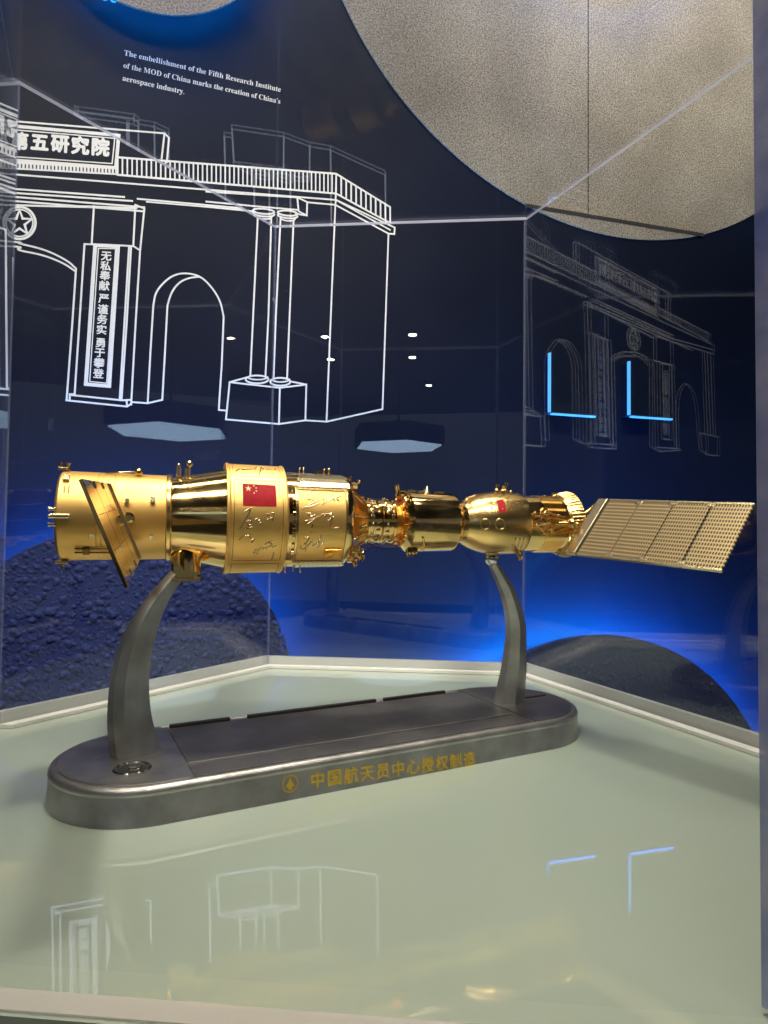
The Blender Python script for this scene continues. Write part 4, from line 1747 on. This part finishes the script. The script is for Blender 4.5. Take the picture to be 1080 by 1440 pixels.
def wing(corn, rows, cellmat, smooth_plate, label):
    """corn: inner top, inner bottom, outer top, outer bottom in (s, n, z)"""
    it, ib, ot, ob = [Vector(q) for q in corn]
    o = (it + ib) / 2
    ex = ((ot + ob) / 2 - o)
    Ln = ex.length
    ex.normalize()
    ey = (it - ib)
    Wd = ey.length
    ey = (ey - ex * ey.dot(ex)).normalized()
    ez = ex.cross(ey)
    w = empty('solar_wing', o, 0, cr)
    w.matrix_local = Matrix.Translation(o) @ Matrix((ex, ey, ez)).transposed().to_4x4()
    if label:
        w['label'] = label
    g = .0016
    n_ = rows
    # root bar
    MB().box((.0058, 0, 0), (.0120, Wd, .0052), bev=.0008).build('root_bar', G_PALE, w)
    x0 = .0140
    pw = (Ln - x0 - g * (n_ - 1)) / n_
    for i in range(n_):
        a = x0 + i * (pw + g)
        mb = MB()
        mb.box((a + pw / 2, 0, 0), (pw, Wd, .0022), bev=.0003)
        p_ = mb.build('wing_panel', cellmat if not smooth_plate else G_POL, w)
        if smooth_plate:
            for y in (-.17, .17):
                MB().box((a + pw / 2, y * Wd, 0), (pw * .75, .0005, .0027)).build('groove', G_DARK, w)
        else:
            for y in (Wd / 2 - .0010, -Wd / 2 + .0010):
                MB().box((a + pw / 2, y, 0), (pw, .0024, .0032)).build('rim', G_PALE, w)
    for i in range(1, n_):
        a = x0 + i * (pw + g) - g / 2
        for y in (-.455, .455):
            MB().box((a, y * Wd, 0), (g + .006, .0055, .0038), bev=.0005).build('hinge', G_PALE, w)
    # yoke towards the hull
    mb = MB()
    mb.tube([(-.0155, 0, 0), (-.001, Wd * .40, 0)], .0020, 8)
    mb.tube([(-.0155, 0, 0), (-.001, -Wd * .40, 0)], .0020, 8)
    mb.tube([(-.026, 0, 0), (-.0125, 0, 0)], .0026, 12)
    mb.build('yoke', G_SAT, w)
    return w


SHW = [(0.5466, -0.0359, 0.0274), (0.4952, -0.0482, -0.0321), (0.5958, -0.1917, 0.0173), (0.5444, -0.2041, -0.0422)]
TGW = [(0.0437, -0.0441, 0.0271), (0.0700, -0.0400, -0.0369), (0.0467, -0.2253, 0.0167), (0.0729, -0.2212, -0.0473)]
wing(SHW, 4, CELL, False, 'long four-panel perforated wing')
wing(TGW, 3, CELL, True, 'polished wing seen nearly end on')


def far(c, k=.9):
    """the wing on the hidden side: the same wing turned half way round the craft's axis"""
    return [(a, -b, -z) for a, b, z in c]


wing(far(SHW), 4, CELL, False, 'wing on the far side of the crewed ship')
wing(far(TGW), 3, CELL, True, 'wing on the far side of the laboratory')

# ------------------------------------------------------------------ lamps of the room, seen ones placed from pane reflections, linear ones added


def refl(x, y, z):
    # the pane the photo shows the reflection in: back pane, or the one to its left
    P1, P2 = (HEX[1], HEX[2]) if x > 382 else (HEX[2], HEX[3])
    b = (P1 - P2).normalized()
    bn = Vector((b.y, -b.x, 0))
    bp = Vector((P1.x, P1.y, 0))
    v = ray(x, y)
    h = EYE + v * ((bp - EYE).dot(bn) / v.dot(bn))
    v2 = v - bn * (2 * v.dot(bn))
    return h + v2 * ((z - h.z) / v2.z)




def downlight(loc, label):
    root = empty('downlight', (loc[0], loc[1], CEIL))
    tag(root, label, 'ceiling lamp', 'round downlights in the dark ceiling')
    mb = MB()
    mb.lathe([(-.0005, .062), (-.05, .062), (-.05, .046)], 'Z', 28, cap=False)
    mb.build('housing', DRK, root)
    mb = MB()
    mb.lathe([(-.0505, .044), (-.053, .042)], 'Z', 28)
    mb.build('lens', WARM, root)


DL = 'small round warm downlight set in the dark ceiling'
for x, y in ((325, 473), (457, 471), (580, 468), (465, 503), (580, 500), (603, 540), (103, 614)):
    p = refl(x, y, CEIL - .03)
    print('lamp', tuple(round(c, 2) for c in p))
    if p.y > -8.8 and abs(p.x) < 8.8:
        downlight((p.x, p.y), DL)
for l, t, pw, an, ra in SPOTS:
    downlight((l[0], l[1]), DL)  # housings added for the spot beams, not placed from reflections
for (x, y, wpx, lab) in ((240, 609, 165, 'hexagonal glowing pendant lamp hanging above the aisle by the entrance side'), (560, 629, 160, 'hexagonal glowing pendant lamp hanging behind the visitor')):
    zc = 0.95
    p = refl(x, y, zc)
    path = (p - EYE).length + 1.2
    r_ = wpx / FPX * path / 2
    root = empty('pendant_lamp', (p.x, p.y, zc))
    tag(root, lab, 'pendant lamp', 'hexagonal pendant lamps')
    hexp = [(r_ * math.cos(k * PI / 3 + .2), r_ * math.sin(k * PI / 3 + .2)) for k in range(6)]
    MB().prism(hexp, .012, .16).build('canopy', DRK, root)
    MB().prism([(a * .93, b * .93) for a, b in hexp], 0.0, .010).build('diffuser', COOL, root)
    MB().lathe([(.161, .012), (CEIL - zc - .001, .012)], 'Z', 12).build('rod', DRK, root)

for y, lab in ((0.78, 'added unseen slim warm ceiling lamp over the display case'), (-0.75, 'added unseen slim warm ceiling lamp over the visitor aisle')):  # lamps added to give the gold a bright top band and soft light
    root = empty('added_linear_lamp', (0.0, y, CEIL), 0.2)
    tag(root, lab, 'ceiling lamp', 'added linear ceiling lamps')
    MB().box((0, 0, -.025), (1.9, .16, .049), bev=.004).build('housing', DRK, root)
    MB().box((0, 0, -.052), (1.86, .13, .003)).build('diffuser', LINE, root)
